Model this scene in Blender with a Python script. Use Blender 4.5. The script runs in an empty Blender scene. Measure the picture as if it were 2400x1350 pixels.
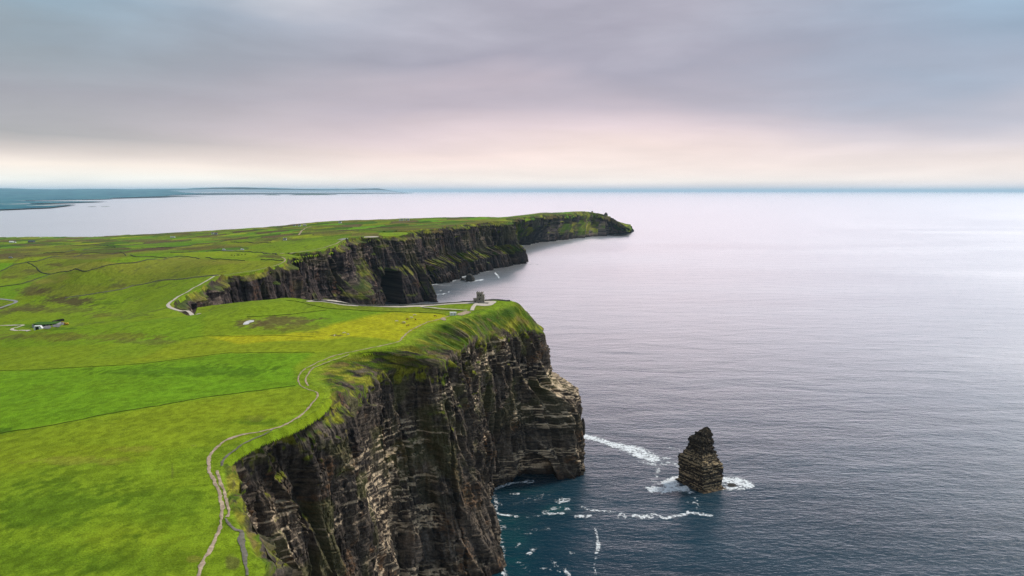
import bpy, math, random
import numpy as np
from mathutils import kdtree, Vector

# ------------------------------------------------------------------ camera, sky, sun, exposure
S = bpy.context.scene
COL = S.collection
CAM_H = 310.0
F = 1600.0                      # focal length in photo pixels (2400 wide)
HOR = 447.5                     # photo row of the horizon
TH = math.atan((675.0 - HOR) / F)
ST, CT = math.sin(TH), math.cos(TH)

cd = bpy.data.cameras.new('camera')
cam = bpy.data.objects.new('camera', cd)
COL.objects.link(cam)
cam.location = (0, 0, CAM_H)
cam.rotation_euler = (math.pi / 2 - TH, 0, 0)
cd.sensor_width = 36.0
cd.lens = 36.0 * F / 2400.0
cd.clip_start = 1.0
cd.clip_end = 2.0e6
S.camera = cam

EXPO = 1.1
S.view_settings.view_transform = 'Standard'
S.view_settings.look = 'None'
S.view_settings.gamma = 1.0
S.view_settings.use_curve_mapping = False
S.view_settings.exposure = EXPO
S.cycles.use_denoising = True
S.cycles.denoising_prefilter = 'NONE'
S.cycles.use_adaptive_sampling = False
S.cycles.max_bounces = 6
S.cycles.volume_bounces = 1
S.cycles.sample_clamp_indirect = 6.0

SUN_EL, SUN_AZ = math.radians(46), math.radians(64)      # azimuth clockwise from the view direction (+Y)
ld = bpy.data.lights.new('sun', 'SUN')
ld.energy = 1.5
ld.angle = math.radians(14)
ld.color = (1.0, 0.95, 0.87)
sun = bpy.data.objects.new('sun', ld)
COL.objects.link(sun)
sun.location = (0, 0, 900)
sd_ = Vector((math.sin(SUN_AZ) * math.cos(SUN_EL), math.cos(SUN_AZ) * math.cos(SUN_EL), math.sin(SUN_EL)))
sun.rotation_euler = sd_.to_track_quat('Z', 'Y').to_euler()


def s2l(c):
    return tuple(((v / 255.0) / 12.92 if v / 255.0 <= 0.04045 else ((v / 255.0 + 0.055) / 1.055) ** 2.4) for v in c)


W = bpy.data.worlds.new('World')
S.world = W
W.use_nodes = True


class NT:
    """small helper for node trees"""
    def __init__(s, nt):
        s.nt = nt
        nt.nodes.clear()

    def n(s, t, **kw):
        nd = s.nt.nodes.new(t)
        for k, v in kw.items():
            setattr(nd, k, v)
        return nd

    def link(s, a, b):
        s.nt.links.new(a, b)

    def val(s, sock, v):
        if hasattr(v, 'node'):
            s.link(v, sock)
        else:
            sock.default_value = v

    def math(s, op, a, b=None, c=None, clamp=False):
        nd = s.n('ShaderNodeMath', operation=op, use_clamp=clamp)
        s.val(nd.inputs[0], a)
        if b is not None:
            s.val(nd.inputs[1], b)
        if c is not None:
            s.val(nd.inputs[2], c)
        return nd.outputs[0]

    def mix(s, f, a, b, mode='MIX'):
        nd = s.n('ShaderNodeMix', data_type='RGBA', blend_type=mode)
        s.val(nd.inputs[0], f)
        s.val(nd.inputs[6], a if hasattr(a, 'node') else (*a[:3], 1))
        s.val(nd.inputs[7], b if hasattr(b, 'node') else (*b[:3], 1))
        return nd.outputs[2]

    def ramp(s, f, stops, interp='LINEAR'):
        nd = s.n('ShaderNodeValToRGB')
        cr = nd.color_ramp
        cr.interpolation = interp
        while len(cr.elements) < len(stops):
            cr.elements.new(0.5)
        for e, (p, c) in zip(cr.elements, stops):
            e.position = p
            e.color = (*c[:3], 1)
        s.val(nd.inputs[0], f)
        return nd.outputs[0]

    def noise(s, vec, scale, detail=3.0, rough=0.55, dist=0.0):
        nd = s.n('ShaderNodeTexNoise')
        s.val(nd.inputs['Vector'], vec)
        nd.inputs['Scale'].default_value = scale
        nd.inputs['Detail'].default_value = detail
        nd.inputs['Roughness'].default_value = rough
        nd.inputs['Distortion'].default_value = dist
        return nd.outputs[0]

    def mapping(s, vec, scale=(1, 1, 1), rot=(0, 0, 0), loc=(0, 0, 0)):
        nd = s.n('ShaderNodeMapping')
        s.val(nd.inputs[0], vec)
        nd.inputs['Location'].default_value = loc
        nd.inputs['Rotation'].default_value = rot
        nd.inputs['Scale'].default_value = scale
        return nd.outputs[0]


def build_world():
    t = NT(W.node_tree)
    out = t.n('ShaderNodeOutputWorld')
    bg = t.n('ShaderNodeBackground')
    t.link(bg.outputs[0], out.inputs[0])
    tc = t.n('ShaderNodeTexCoord').outputs['Generated']
    sep = t.n('ShaderNodeSeparateXYZ')
    t.link(tc, sep.inputs[0])
    x, y, z = sep.outputs
    az = t.math('ARCTAN2', x, y)                                  # 0 straight ahead, + to the right
    zc = t.math('MAXIMUM', z, 0.0)
    # a cloud-deck coordinate: noise stretched along the horizon
    lowv = t.n('ShaderNodeCombineXYZ')
    t.link(t.math('MULTIPLY', az, 1.6), lowv.inputs[0])
    t.link(t.math('MULTIPLY', t.math('POWER', zc, 0.7), 6.0), lowv.inputs[1])
    n1 = t.noise(t.mapping(lowv.outputs[0], (1, 1, 1), (0, 0, 0.22), (2.3, 0.4, 0)), 1.25, 4.0, 0.45, 0.4)
    n2 = t.noise(t.mapping(lowv.outputs[0], (1, 1, 1), (0, 0, 0.25), (7, 3, 0)), 3.0, 4.0, 0.55, 0.2)
    k = t.math('POWER', zc, 0.5)
    k = t.math('ADD', k, t.math('MULTIPLY', t.math('SUBTRACT', n1, 0.5), t.math('MULTIPLY', k, 0.55)))
    k = t.math('ADD', k, t.math('MULTIPLY', t.math('SUBTRACT', n2, 0.5), t.math('MULTIPLY', k, 0.10)))
    mid = [(0.0, (212, 206, 218)), (0.055, (226, 217, 224)), (0.12, (255, 243, 234)), (0.18, (250, 232, 225)), (0.235, (243, 222, 217)),
           (0.29, (226, 207, 211)), (0.35, (194, 182, 192)), (0.42, (165, 161, 175)), (0.50, (182, 180, 192)),
           (0.56, (216, 210, 216)), (0.63, (248, 240, 238)), (0.69, (185, 198, 212)), (0.78, (105, 145, 178)), (1.0, (150, 164, 182))]
    lef = [(0.0, (196, 214, 226)), (0.055, (222, 224, 228)), (0.12, (255, 253, 244)), (0.17, (253, 240, 228)), (0.205, (222, 210, 204)),
           (0.25, (172, 170, 172)), (0.34, (160, 160, 168)), (0.42, (152, 162, 170)), (0.50, (142, 168, 184)),
           (0.56, (150, 182, 198)), (0.63, (226, 226, 228)), (0.70, (214, 214, 220)), (0.78, (168, 178, 192)), (1.0, (150, 164, 182))]
    rig = [(0.0, (200, 210, 224)), (0.055, (226, 222, 228)), (0.12, (250, 238, 232)), (0.19, (240, 226, 222)), (0.235, (222, 212, 216)),
           (0.29, (188, 186, 198)), (0.36, (162, 172, 190)), (0.43, (150, 168, 188)), (0.50, (154, 176, 197)),
           (0.56, (160, 188, 212)), (0.63, (180, 200, 220)), (0.69, (110, 155, 190)), (0.78, (120, 155, 184)), (1.0, (150, 164, 182))]
    cv = lambda L: [(p, s2l(c)) for p, c in L]
    cm, cl, cr = t.ramp(k, cv(mid)), t.ramp(k, cv(lef)), t.ramp(k, cv(rig))

    def sstep(v, a, b):
        nd = t.n('ShaderNodeMapRange', interpolation_type='SMOOTHSTEP')
        t.link(v, nd.inputs[0])
        nd.inputs[1].default_value = a
        nd.inputs[2].default_value = b
        return nd.outputs[0]
    azn = t.math('ADD', az, t.math('MULTIPLY', t.math('SUBTRACT', n1, 0.5), 0.35))
    c = t.mix(sstep(t.math('MULTIPLY', azn, -1.0), 0.02, 0.66), cm, cl)
    c = t.mix(sstep(azn, 0.16, 0.68), c, cr)
    # the cloud is thinnest and brightest just above the frame, ahead: the sheen on the sea comes from here
    hi = t.math('MULTIPLY', sstep(z, 0.262, 0.34), t.math('SUBTRACT', 1.0, sstep(z, 0.34, 0.42)))
    ga = t.math('SUBTRACT', 1.0, sstep(t.math('ABSOLUTE', t.math('SUBTRACT', az, 0.10)), 0.15, 0.90))
    c = t.mix(1.0, c, t.mix(t.math('MULTIPLY', hi, ga), (0, 0, 0), (3.2, 2.52, 2.58)), 'ADD')
    # fine cloud streaks
    c = t.mix(1.0, c, t.ramp(n2, [(0.25, (0.90, 0.905, 0.91)), (0.75, (1.10, 1.095, 1.09))]), 'MULTIPLY')
    # gap of clear sky shining through the deck
    sky = t.n('ShaderNodeTexSky', sky_type='NISHITA', sun_disc=False)
    sky.sun_elevation = SUN_EL
    sky.sun_rotation = SUN_AZ
    sk = t.mix(1.0, sky.outputs[0], (0.08, 0.08, 0.08), 'MULTIPLY')
    c = t.mix(0.06, c, sk)
    t.link(c, bg.inputs[0])
    bg.inputs[1].default_value = 1.10 / (2 ** EXPO)


build_world()

# ------------------------------------------------------------------ projection helpers (photo pixel <-> place in the world)


def ray(px, py):
    u = (np.asarray(px, float) - 1200.0) / F
    v = (675.0 - np.asarray(py, float)) / F
    return u, CT + v * ST, -ST + v * CT


def at(px, py, z):
    u, fy, fz = ray(px, py)
    t = (np.asarray(z, float) - CAM_H) / fz
    return u * t, fy * t


def to_px(x, y, z):
    dz = z - CAM_H
    d = y * CT - dz * ST
    d = np.where(d < 1.0, 1.0, d)
    v = y * ST + dz * CT
    return 1200.0 + F * x / d, 675.0 - F * v / d, d


# ------------------------------------------------------------------ noise


def _hash(ix, iy, iz, seed):
    h = (ix.astype(np.int64) * 374761393 + iy.astype(np.int64) * 668265263 + iz.astype(np.int64) * 2147483647 + seed * 974634777) & 0xFFFFFFFF
    h = ((h ^ (h >> 13)) * 1274126177) & 0xFFFFFFFF
    h = ((h ^ (h >> 16)) * 2246822519) & 0xFFFFFFFF
    h = h ^ (h >> 13)
    return (h & 0xFFFFFF).astype(np.float64) / float(0xFFFFFF)


def hash1(i, seed=0):
    i = np.asarray(i)
    return _hash(i, i * 0 + 7, i * 0 + 3, seed)


def hash2(i, j, seed=0):
    i = np.asarray(i); j = np.asarray(j)
    return _hash(i, j, i * 0 + 5, seed)


def vnoise2(x, y, seed=0):
    ix = np.floor(x); iy = np.floor(y)
    fx = x - ix; fy = y - iy
    fx = fx * fx * fx * (fx * (fx * 6 - 15) + 10); fy = fy * fy * fy * (fy * (fy * 6 - 15) + 10)
    ix = ix.astype(np.int64); iy = iy.astype(np.int64)
    z = np.zeros_like(ix)
    a = _hash(ix, iy, z, seed); b = _hash(ix + 1, iy, z, seed)
    c = _hash(ix, iy + 1, z, seed); d = _hash(ix + 1, iy + 1, z, seed)
    return (a * (1 - fx) + b * fx) * (1 - fy) + (c * (1 - fx) + d * fx) * fy


def fbm2(x, y, oct=4, seed=0, gain=0.5):
    s = 0.0; a = 1.0; tot = 0.0
    for o in range(oct):
        s = s + a * vnoise2(x * 2 ** o + 13.7 * o, y * 2 ** o - 7.1 * o, seed + o)
        tot += a; a *= gain
    return s / tot                       # 0..1


def smooth(a, b, x):
    t = np.clip((x - a) / (b - a), 0, 1)
    return t * t * (3 - 2 * t)


# ------------------------------------------------------------------ mesh helpers


def mesh_np(name, verts, faces, mat=None, colors=None, flat=True, attrs=None):
    """faces: (n,3) or (n,4) int array"""
    me = bpy.data.meshes.new(name)
    verts = np.ascontiguousarray(verts, np.float32); faces = np.ascontiguousarray(faces, np.int32)
    k = faces.shape[1]
    me.vertices.add(len(verts)); me.vertices.foreach_set('co', verts.ravel())
    me.loops.add(faces.size); me.loops.foreach_set('vertex_index', faces.ravel())
    me.polygons.add(len(faces))
    me.polygons.foreach_set('loop_start', np.arange(0, faces.size, k, dtype=np.int32))
    me.update(calc_edges=True)
    me.polygons.foreach_set('use_smooth', np.full(len(faces), not flat))
    if colors is not None:
        a = me.color_attributes.new('Col', 'FLOAT_COLOR', 'POINT')
        c4 = np.ones((len(verts), 4), np.float32); c4[:, :3] = colors
        a.data.foreach_set('color', c4.ravel())
    for nm, arr in (attrs or {}).items():
        a = me.attributes.new(nm, 'FLOAT', 'POINT')
        a.data.foreach_set('value', np.ascontiguousarray(arr, np.float32).ravel())
    if mat:
        me.materials.append(mat)
    me.validate()
    return me


def link(name, me, parent=None, **props):
    o = bpy.data.objects.new(name, me)
    COL.objects.link(o)
    if parent is not None:
        o.parent = parent
    for k, v in props.items():
        o[k] = v
    return o


def grid_faces(nr, nc, keep=None, wrap=False):
    r = np.arange(nr - 1)[:, None]; c = np.arange(nc if wrap else nc - 1)[None, :]
    c2 = (c + 1) % nc
    a = r * nc + c; b = r * nc + c2; d = (r + 1) * nc + c2; e = (r + 1) * nc + c
    f = np.stack([a, b, d, e], -1)
    if keep is not None:
        f = f[keep]
    return f.reshape(-1, 4)


def compact(verts, faces, *arrs):
    used = np.unique(faces)
    m = np.full(len(verts), -1, np.int64); m[used] = np.arange(len(used))
    return (verts[used], m[faces]) + tuple(a[used] for a in arrs)


# ------------------------------------------------------------------ materials


def mat_attr(name, rough=0.9, scale=0.8, lo=0.7, hi=1.3, bump=0.5, bscale=1.0, spec=0.2):
    """base colour kept per vertex (fields, strata, lichen ...) times a fine noise grain"""
    m = bpy.data.materials.new(name)
    m.use_nodes = True
    t = NT(m.node_tree)
    out = t.n('ShaderNodeOutputMaterial'); b = t.n('ShaderNodeBsdfPrincipled')
    t.link(b.outputs[0], out.inputs[0])
    at_ = t.n('ShaderNodeAttribute'); at_.attribute_name = 'Col'
    pos = t.n('ShaderNodeNewGeometry').outputs['Position']
    n = t.noise(pos, scale, 5.0, 0.7)
    g = t.ramp(n, [(0.28, (lo, lo, lo)), (0.72, (hi, hi, hi))])
    t.link(t.mix(1.0, at_.outputs['Color'], g, 'MULTIPLY'), b.inputs['Base Color'])
    b.inputs['Roughness'].default_value = rough
    b.inputs['Specular IOR Level'].default_value = spec
    if bump:
        bp = t.n('ShaderNodeBump'); bp.inputs['Strength'].default_value = 0.8; bp.inputs['Distance'].default_value = bump
        t.link(t.noise(pos, bscale, 4.0, 0.65), bp.inputs['Height'])
        t.link(bp.outputs[0], b.inputs['Normal'])
    return m


def mat_plain(name, col, rough=0.8, vary=0.15, scale=1.0, bump=0.0, spec=0.3, stretch=(1, 1, 1)):
    m = bpy.data.materials.new(name)
    m.use_nodes = True
    t = NT(m.node_tree)
    out = t.n('ShaderNodeOutputMaterial'); b = t.n('ShaderNodeBsdfPrincipled')
    t.link(b.outputs[0], out.inputs[0])
    pos = t.mapping(t.n('ShaderNodeTexCoord').outputs['Object'], stretch)
    n = t.noise(pos, scale, 5.0, 0.65)
    lo = tuple(c * (1 - vary) for c in col); hi = tuple(min(c * (1 + vary), 1) for c in col)
    t.link(t.ramp(n, [(0.3, lo), (0.7, hi)]), b.inputs['Base Color'])
    b.inputs['Roughness'].default_value = rough
    b.inputs['Specular IOR Level'].default_value = spec
    if bump:
        bp = t.n('ShaderNodeBump'); bp.inputs['Distance'].default_value = bump
        t.link(n, bp.inputs['Height']); t.link(bp.outputs[0], b.inputs['Normal'])
    return m


def mat_sea():
    m = bpy.data.materials.new('sea_water')
    m.use_nodes = True
    t = NT(m.node_tree)
    out = t.n('ShaderNodeOutputMaterial'); mx = t.n('ShaderNodeMixShader')
    dif = t.n('ShaderNodeBsdfDiffuse'); gl = t.n('ShaderNodeBsdfGlossy')
    t.link(mx.outputs[0], out.inputs[0])
    t.link(dif.outputs[0], mx.inputs[1]); t.link(gl.outputs[0], mx.inputs[2])
    pos = t.n('ShaderNodeNewGeometry').outputs['Position']
    at_ = t.n('ShaderNodeAttribute'); at_.attribute_name = 'shallow'
    n0 = t.noise(t.mapping(pos, (0.004, 0.009, 1), (0, 0, 0.3)), 1.0, 4.0, 0.6)
    deep = t.ramp(n0, [(0.35, (0.0012, 0.024, 0.042)), (0.65, (0.0018, 0.034, 0.056))])
    t.link(t.mix(at_.outputs['Fac'], deep, (0.012, 0.15, 0.115)), dif.inputs[0])
    gl.inputs['Color'].default_value = (1.0, 0.965, 0.97, 1)
    # patches of wind-ruffled and slick water
    n5 = t.noise(t.mapping(pos, (0.0007, 0.0022, 1), (0, 0, 0.12)), 1.0, 4.0, 0.55)
    t.link(t.math('MULTIPLY_ADD', n5, 0.20, 0.24), gl.inputs['Roughness'])
    # wind waves: crests run roughly across the view
    w1 = t.noise(t.mapping(pos, (1 / 26, 1 / 9, 1), (0, 0, 0.35)), 1.0, 3.0, 0.6, 0.4)
    w2 = t.noise(t.mapping(pos, (1 / 8, 1 / 3.6, 1), (0, 0, -0.2)), 1.0, 4.0, 0.65, 0.5)
    w3 = t.noise(t.mapping(pos, (1 / 120, 1 / 45, 1), (0, 0, 0.15)), 1.0, 2.0, 0.5, 0.3)
    h = t.math('ADD', t.math('MULTIPLY', w1, 2.4), t.math('MULTIPLY', w2, 1.7))
    h = t.math('ADD', h, t.math('MULTIPLY', w3, 6.0))
    bp = t.n('ShaderNodeBump'); bp.inputs['Strength'].default_value = 1.0; bp.inputs['Distance'].default_value = 0.38
    t.link(h, bp.inputs['Height'])
    t.link(bp.outputs[0], gl.inputs['Normal']); t.link(bp.outputs[0], dif.inputs['Normal'])
    lw = t.n('ShaderNodeLayerWeight'); lw.inputs['Blend'].default_value = 0.5
    t.link(bp.outputs[0], lw.inputs['Normal'])
    # reflectance of water against the angle of view (steep: a few per cent, grazing: nearly all)
    t.link(t.ramp(lw.outputs['Facing'], [(0.0, (0.02,) * 3), (0.40, (0.02,) * 3), (0.52, (0.032,) * 3), (0.62, (0.080,) * 3), (0.72, (0.36,) * 3), (0.82, (0.68,) * 3), (0.91, (0.88,) * 3), (1.0, (1.0,) * 3)]), mx.inputs[0])
    return m


M_LAND = mat_attr('meadow_grass', 0.95, 1.7, 0.55, 1.45, 0.7, 1.0, 0.03)
M_CLIFF = mat_attr('layered_cliff_rock', 0.95, 0.6, 0.5, 1.5, 0.7, 0.8, 0.06)
M_SEA = mat_sea()

# ------------------------------------------------------------------ plateau height field
# stations of the near headland: (turf edge px,py,z | rock top px,py,z or world | foot of the cliff x,y)
NEAR = [
    ((590, 1390, 197), (632, 1390, 190), (-56, 200)),
    ((585, 1290, 197), (624, 1290, 190), (-64, 225)),
    ((532, 1195, 197), (573, 1195, 189), (-82, 255)),
    ((522, 1130, 197), (562, 1127, 188), (-95, 285)),
    ((520, 1085, 197), (552, 1077, 188), (-100, 312)),
    ((552, 1053, 197), (590, 1040, 187), (-102, 335)),
    ((610, 1023, 196), (640, 1016, 186), (-100, 352)),
    ((690, 992, 195), (712, 994, 185), (-94, 370)),
    ((748, 957, 195), (765, 975, 184), (-87, 388)),
    ((770, 925, 195), (797, 938, 187), (-80, 402)),
    ((756, 909, 195), (815, 915, 184), (-88, 428)),
    ((728, 896, 194), (850, 915, 173), (-92, 462)),
    ((722, 874, 194), (868, 880, 176), (-84, 484)),
    ((745, 856, 194), (896, 868, 175), (-84, 500)),
    ((800, 834, 193), (960, 860, 172), (-64, 506)),
    ((870, 818, 193), (1030, 856, 172), (-38, 508)),
    ((936, 806, 192), (1050, 838, 174), (-17, 520)),
    ((965, 781, 191), (1072, 822, 176), (-12, 556)),
    ((1000, 762, 190), (1094, 809, 176), (-28, 592)),
    ((1045, 749, 189), (1112, 795, 176), (-23, 632)),
    ((1090, 738, 188), (1150, 784, 170), (-17, 686)),
    ((1130, 728, 187.5), (1190, 778, 167), (8, 703)),
    ((1165, 718, 187), (1225, 775, 165), (36, 712)),
    ((1190, 709, 187), (1246, 772, 164), (56, 722)),
    ((1200, 706, 187), ('w', 27, 738, 164), (62, 748)),
    ((1186, 703.5, 187), ('w', 20, 775, 164), (46, 790)),
]


def wpt(p):
    if p[0] == 'w':
        return np.array([p[1], p[2], p[3]], float)
    x, y = at(p[0], p[1], p[2])
    return np.array([float(x), float(y), float(p[2])])


nearT = [wpt(a) for a, b, c in NEAR]
nearR = [wpt(b) for a, b, c in NEAR]
nearB = [np.array([c[0], c[1], -4.0]) for a, b, c in NEAR]
# a little coast before the frame
nearT = [np.array([-95., -320, 199]), np.array([-105., -60, 199]), np.array([-90., 100, 198])] + nearT
nearR = [np.array([-80., -320, 190]), np.array([-88., -60, 190]), np.array([-74., 100, 190])] + nearR
nearB = [np.array([-60., -320, -4]), np.array([-66., -60, -4]), np.array([-52., 100, -4])] + nearB

# north side of the headland (seen only as its top edge) down to the head of the inlet
REAR_T = [wpt(p) for p in [(1150, 704.5, 187.5), (1085, 708, 187), (1000, 714, 186), (900, 717, 186), (800, 710, 188), (735, 700.5, 190)]]
REAR_T += [np.array([-285., 800, 184]), np.array([-335., 826, 176]), np.array([-372., 834, 170])]
# bay beyond, with the cave headland
BAY_T = [wpt(p) for p in [(452, 741, 167), (428, 734, 167), (408, 726, 167), (400, 717, 168), (411, 706, 169), (437, 690, 171), (473, 671, 174),
                          (506, 652, 177), (545, 643, 179), (592, 636, 181), (640, 625, 183), (668, 615, 185), (677, 607, 185)]]
BAY_T += [np.array([-405., 1300, 184]), np.array([-470., 1400, 179])]
BAY_T += [wpt(p) for p in [(652, 597, 176), (690, 594, 178), (735, 588, 180), (787, 578, 183), (808, 563, 184), (850, 557, 184), (900, 554, 184),
                           (950, 551.5, 184), (970, 549, 184)]]
BAY_T += [np.array([-318., 2110, 184]), np.array([-400., 2150, 183])]
THIRD_T = [wpt(p) for p in [(880, 543, 183), (970, 540, 184), (1065, 529, 185), (1115, 523, 185), (1187, 520, 184)]]
THIRD_T += [np.array([-5., 2985, 182]), np.array([-40., 3080, 181]), np.array([-75., 3220, 179])]
FAR_T = [wpt(p) for p in [(1205, 510.5, 176), (1246, 505, 172), (1312, 501.5, 166), (1385, 497, 160), (1408, 501, 152), (1430, 508, 128), (1450, 519, 98), (1466, 531, 62)]]
FAR_T += [np.array([905., 5260, 55]), np.array([890., 5480, 40]), np.array([700., 5700, 25])]

# interior control heights: (px, py, z)
CTRL = [(470, 1350, 199), (300, 1350, 200), (0, 1350, 199), (0, 1200, 198), (250, 1150, 198), (420, 1000, 196), (0, 1000, 192), (200, 950, 193),
        (450, 900, 193), (600, 900, 194), (650, 950, 195), (0, 900, 185), (250, 850, 186), (500, 830, 190), (700, 815, 192), (850, 770, 190), (950, 750, 189.5),
        (0, 850, 176), (150, 800, 174), (400, 780, 184), (600, 760, 187), (750, 745, 187), (850, 728, 186), (1000, 726, 187), (1060, 727, 187.5), (1125, 709, 187),
        (0, 806, 160), (70, 777, 163), (150, 767, 168), (200, 762, 171), (300, 753, 176), (400, 744, 180), (470, 736, 183.5), (540, 719, 188), (620, 703.5, 193),
        (700, 716, 189), (690, 704, 191), (120, 757, 133), (0, 770, 128), (40, 757, 130), (0, 720, 128), (150, 735, 136), (300, 735, 148), (200, 712, 138), (350, 705, 152),
        (380, 716, 166), (0, 665, 132), (120, 690, 134), (150, 660, 141), (225, 636, 156), (300, 660, 150), (400, 650, 160), (480, 652, 172), (100, 616, 126), (30, 622, 128),
        (350, 614, 152), (500, 603, 164), (600, 618, 178), (480, 632, 170), (300, 592, 128), (150, 600, 120), (0, 592, 95), (450, 590, 145), (600, 590, 164),
        (0, 570, 32), (0, 559, 4), (0, 555, -3), (120, 562, 22), (200, 557, 6), (200, 572, 62), (300, 552, 12), (400, 546, 36), (400, 562, 88), (500, 541, 50), (500, 558, 100),
        (600, 545, 112), (600, 534.5, 63), (700, 540, 138), (700, 560, 166), (740, 525, 82), (850, 530, 143), (820, 519.5, 96), (900, 517, 112), (1000, 525, 166),
        (1000, 513, 128), (1100, 516, 165), (1100, 510, 143), (1200, 508.5, 160), (-300, 720, 118), (-300, 610, 85), (-300, 565, 8), (-300, 557, -6), (-300, 770, 130), (-400, 850, 165), (-400, 1000, 184), (-400, 1350, 194)]
cp = [wpt(c) for c in CTRL]
cp += [np.array(p, float) for p in [(-350, 0, 198), (-700, 100, 180), (-220, -250, 199), (-900, -300, 170), (-1500, 600, 130), (-2600, 1500, 95), (-5200, 3600, -12),
                                    (-4300, 4900, -18), (-2500, 5300, -18), (-1500, 5600, -20), (-800, 5800, -18), (-200, 5900, -10), (300, 5800, 30), (200, 5200, 128), (900, 6000, -20),
                                    (-3600, 5600, -25), (-6500, 4800, -25), (500, 5500, 90), (-5000, 2000, 40)]]
cp += nearT + REAR_T + BAY_T + THIRD_T + FAR_T
CP = np.array(cp)
# distances measured in a compressed space so that far, coarse control does not disturb the near


def warp(x, y):
    r = np.hypot(x, y) + 1e-6
    k = np.log1p(r / 250.0) / r * 250.0
    return x * k, y * k


_cx, _cy = warp(CP[:, 0], CP[:, 1])
_c2 = 14.0 ** 2
_D = np.sqrt((_cx[:, None] - _cx[None]) ** 2 + (_cy[:, None] - _cy[None]) ** 2 + _c2)
_n = len(CP)
_A = np.zeros((_n + 1, _n + 1)); _A[:_n, :_n] = _D + np.eye(_n) * -0.6; _A[:_n, _n] = 1; _A[_n, :_n] = 1
_w = np.linalg.solve(_A, np.concatenate([CP[:, 2], [0]]))


def Hbase(x, y):
    x = np.asarray(x, float); y = np.asarray(y, float)
    shp = x.shape
    xw, yw = warp(x.ravel(), y.ravel())
    out = np.empty(xw.size)
    for i in range(0, xw.size, 60000):
        a = xw[i:i + 60000, None]; b = yw[i:i + 60000, None]
        out[i:i + 60000] = np.sqrt((a - _cx) ** 2 + (b - _cy) ** 2 + _c2) @ _w[:_n] + _w[_n]
    return out.reshape(shp)


MOUNDS = []
for _p, _rx, _ry, _h in [((228, 652, 148), 75, 110, 22), ((75, 628, 130), 110, 140, 22), ((350, 611, 152), 130, 150, 17), ((515, 622, 168), 95, 120, 9), ((150, 602, 122), 120, 150, 14), ((330, 640, 152), 70, 90, 9)]:
    _x, _y = at(*_p)
    MOUNDS.append((float(_x), float(_y), _rx, _ry, _h))


def H(x, y):
    """height of the turf"""
    x = np.asarray(x, float); y = np.asarray(y, float)
    h = Hbase(x, y)
    r = np.hypot(x, y)
    a = smooth(250, 1500, r)
    h = h + (fbm2(x / 60, y / 60, 3, 11) - 0.5) * (1.6 + 3.0 * a)
    h = h + (fbm2(x / 180 + 5, y / 260, 3, 21) - 0.5) * (1.0 + 9.0 * a) * smooth(-5, 60, h)
    h = h + (fbm2(x / 7, y / 7, 3, 31) - 0.5) * 0.55
    for mx, my, rx, ry, hh in MOUNDS:
        q = ((x - mx) / rx) ** 2 + ((y - my) / ry) ** 2
        h = h + hh * np.exp(-q)
    return h


# ------------------------------------------------------------------ coast lofts


def crom(P, m):
    """Catmull-Rom through the rows of P, m samples per span"""
    P = np.asarray(P, float)
    Q = np.vstack([2 * P[0] - P[1], P, 2 * P[-1] - P[-2]])
    t = np.linspace(0, 1, m, endpoint=False)[:, None]
    out = []
    for i in range(1, len(Q) - 2):
        p0, p1, p2, p3 = Q[i - 1], Q[i], Q[i + 1], Q[i + 2]
        out.append(0.5 * ((2 * p1) + (-p0 + p2) * t + (2 * p0 - 5 * p1 + 4 * p2 - p3) * t ** 2 + (-p0 + 3 * p1 - 3 * p2 + p3) * t ** 3))
    out.append(P[-1:])
    return np.vstack(out)


def normals_xy(T):
    d = np.gradient(T[:, :2], axis=0)
    n = np.stack([d[:, 1], -d[:, 0]], 1)
    return n / (np.linalg.norm(n, axis=1, keepdims=True) + 1e-9)


def auto_RB(T, dr, dz, db, sm=2):
    T = np.array(T); n = normals_xy(T)
    for _ in range(sm):
        n[1:-1] = n[1:-1] * 0.5 + 0.25 * (n[:-2] + n[2:])
    n /= np.linalg.norm(n, axis=1, keepdims=True) + 1e-9
    dr = np.broadcast_to(np.asarray(dr, float), len(T)); dz = np.broadcast_to(np.asarray(dz, float), len(T)); db = np.broadcast_to(np.asarray(db, float), len(T))
    R = T.copy(); R[:, :2] += n * dr[:, None]; R[:, 2] -= dz
    B = T.copy(); B[:, :2] += n * db[:, None]; B[:, 2] = -4
    return R, B


def section(T, R, B, spacing, dense=14):
    """resample three control curves together, evenly along the coast"""
    A = np.hstack([np.asarray(T), np.asarray(R), np.asarray(B)])
    C = crom(A, dense)
    mid = 0.5 * (C[:, 0:2] + C[:, 3:5])
    L = np.concatenate([[0], np.cumsum(np.linalg.norm(np.diff(mid, axis=0), axis=1))])
    if callable(spacing):
        s = [0.0]
        while s[-1] < L[-1]:
            i = min(np.searchsorted(L, s[-1]), len(mid) - 1)
            s.append(s[-1] + spacing(math.hypot(*mid[i])))
        s = np.array(s[:-1] + [L[-1]])
    else:
        s = np.linspace(0, L[-1], max(3, int(L[-1] / spacing)))
    C = np.stack([np.interp(s, L, C[:, k]) for k in range(9)], 1)
    return s, C[:, 0:3], C[:, 3:6], C[:, 6:9]


_rs = np.random.RandomState(4)
_lay = np.cumsum(_rs.choice([0.8, 1.2, 1.7, 2.4, 3.3, 5.0], 300, p=[.2, .22, .2, .18, .12, .08]))
_lprot = _rs.rand(301)


def layer_of(z, scale=1.0):
    return np.searchsorted(_lay, np.clip(z / scale + 6, 0, _lay[-1] - 1))


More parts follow.
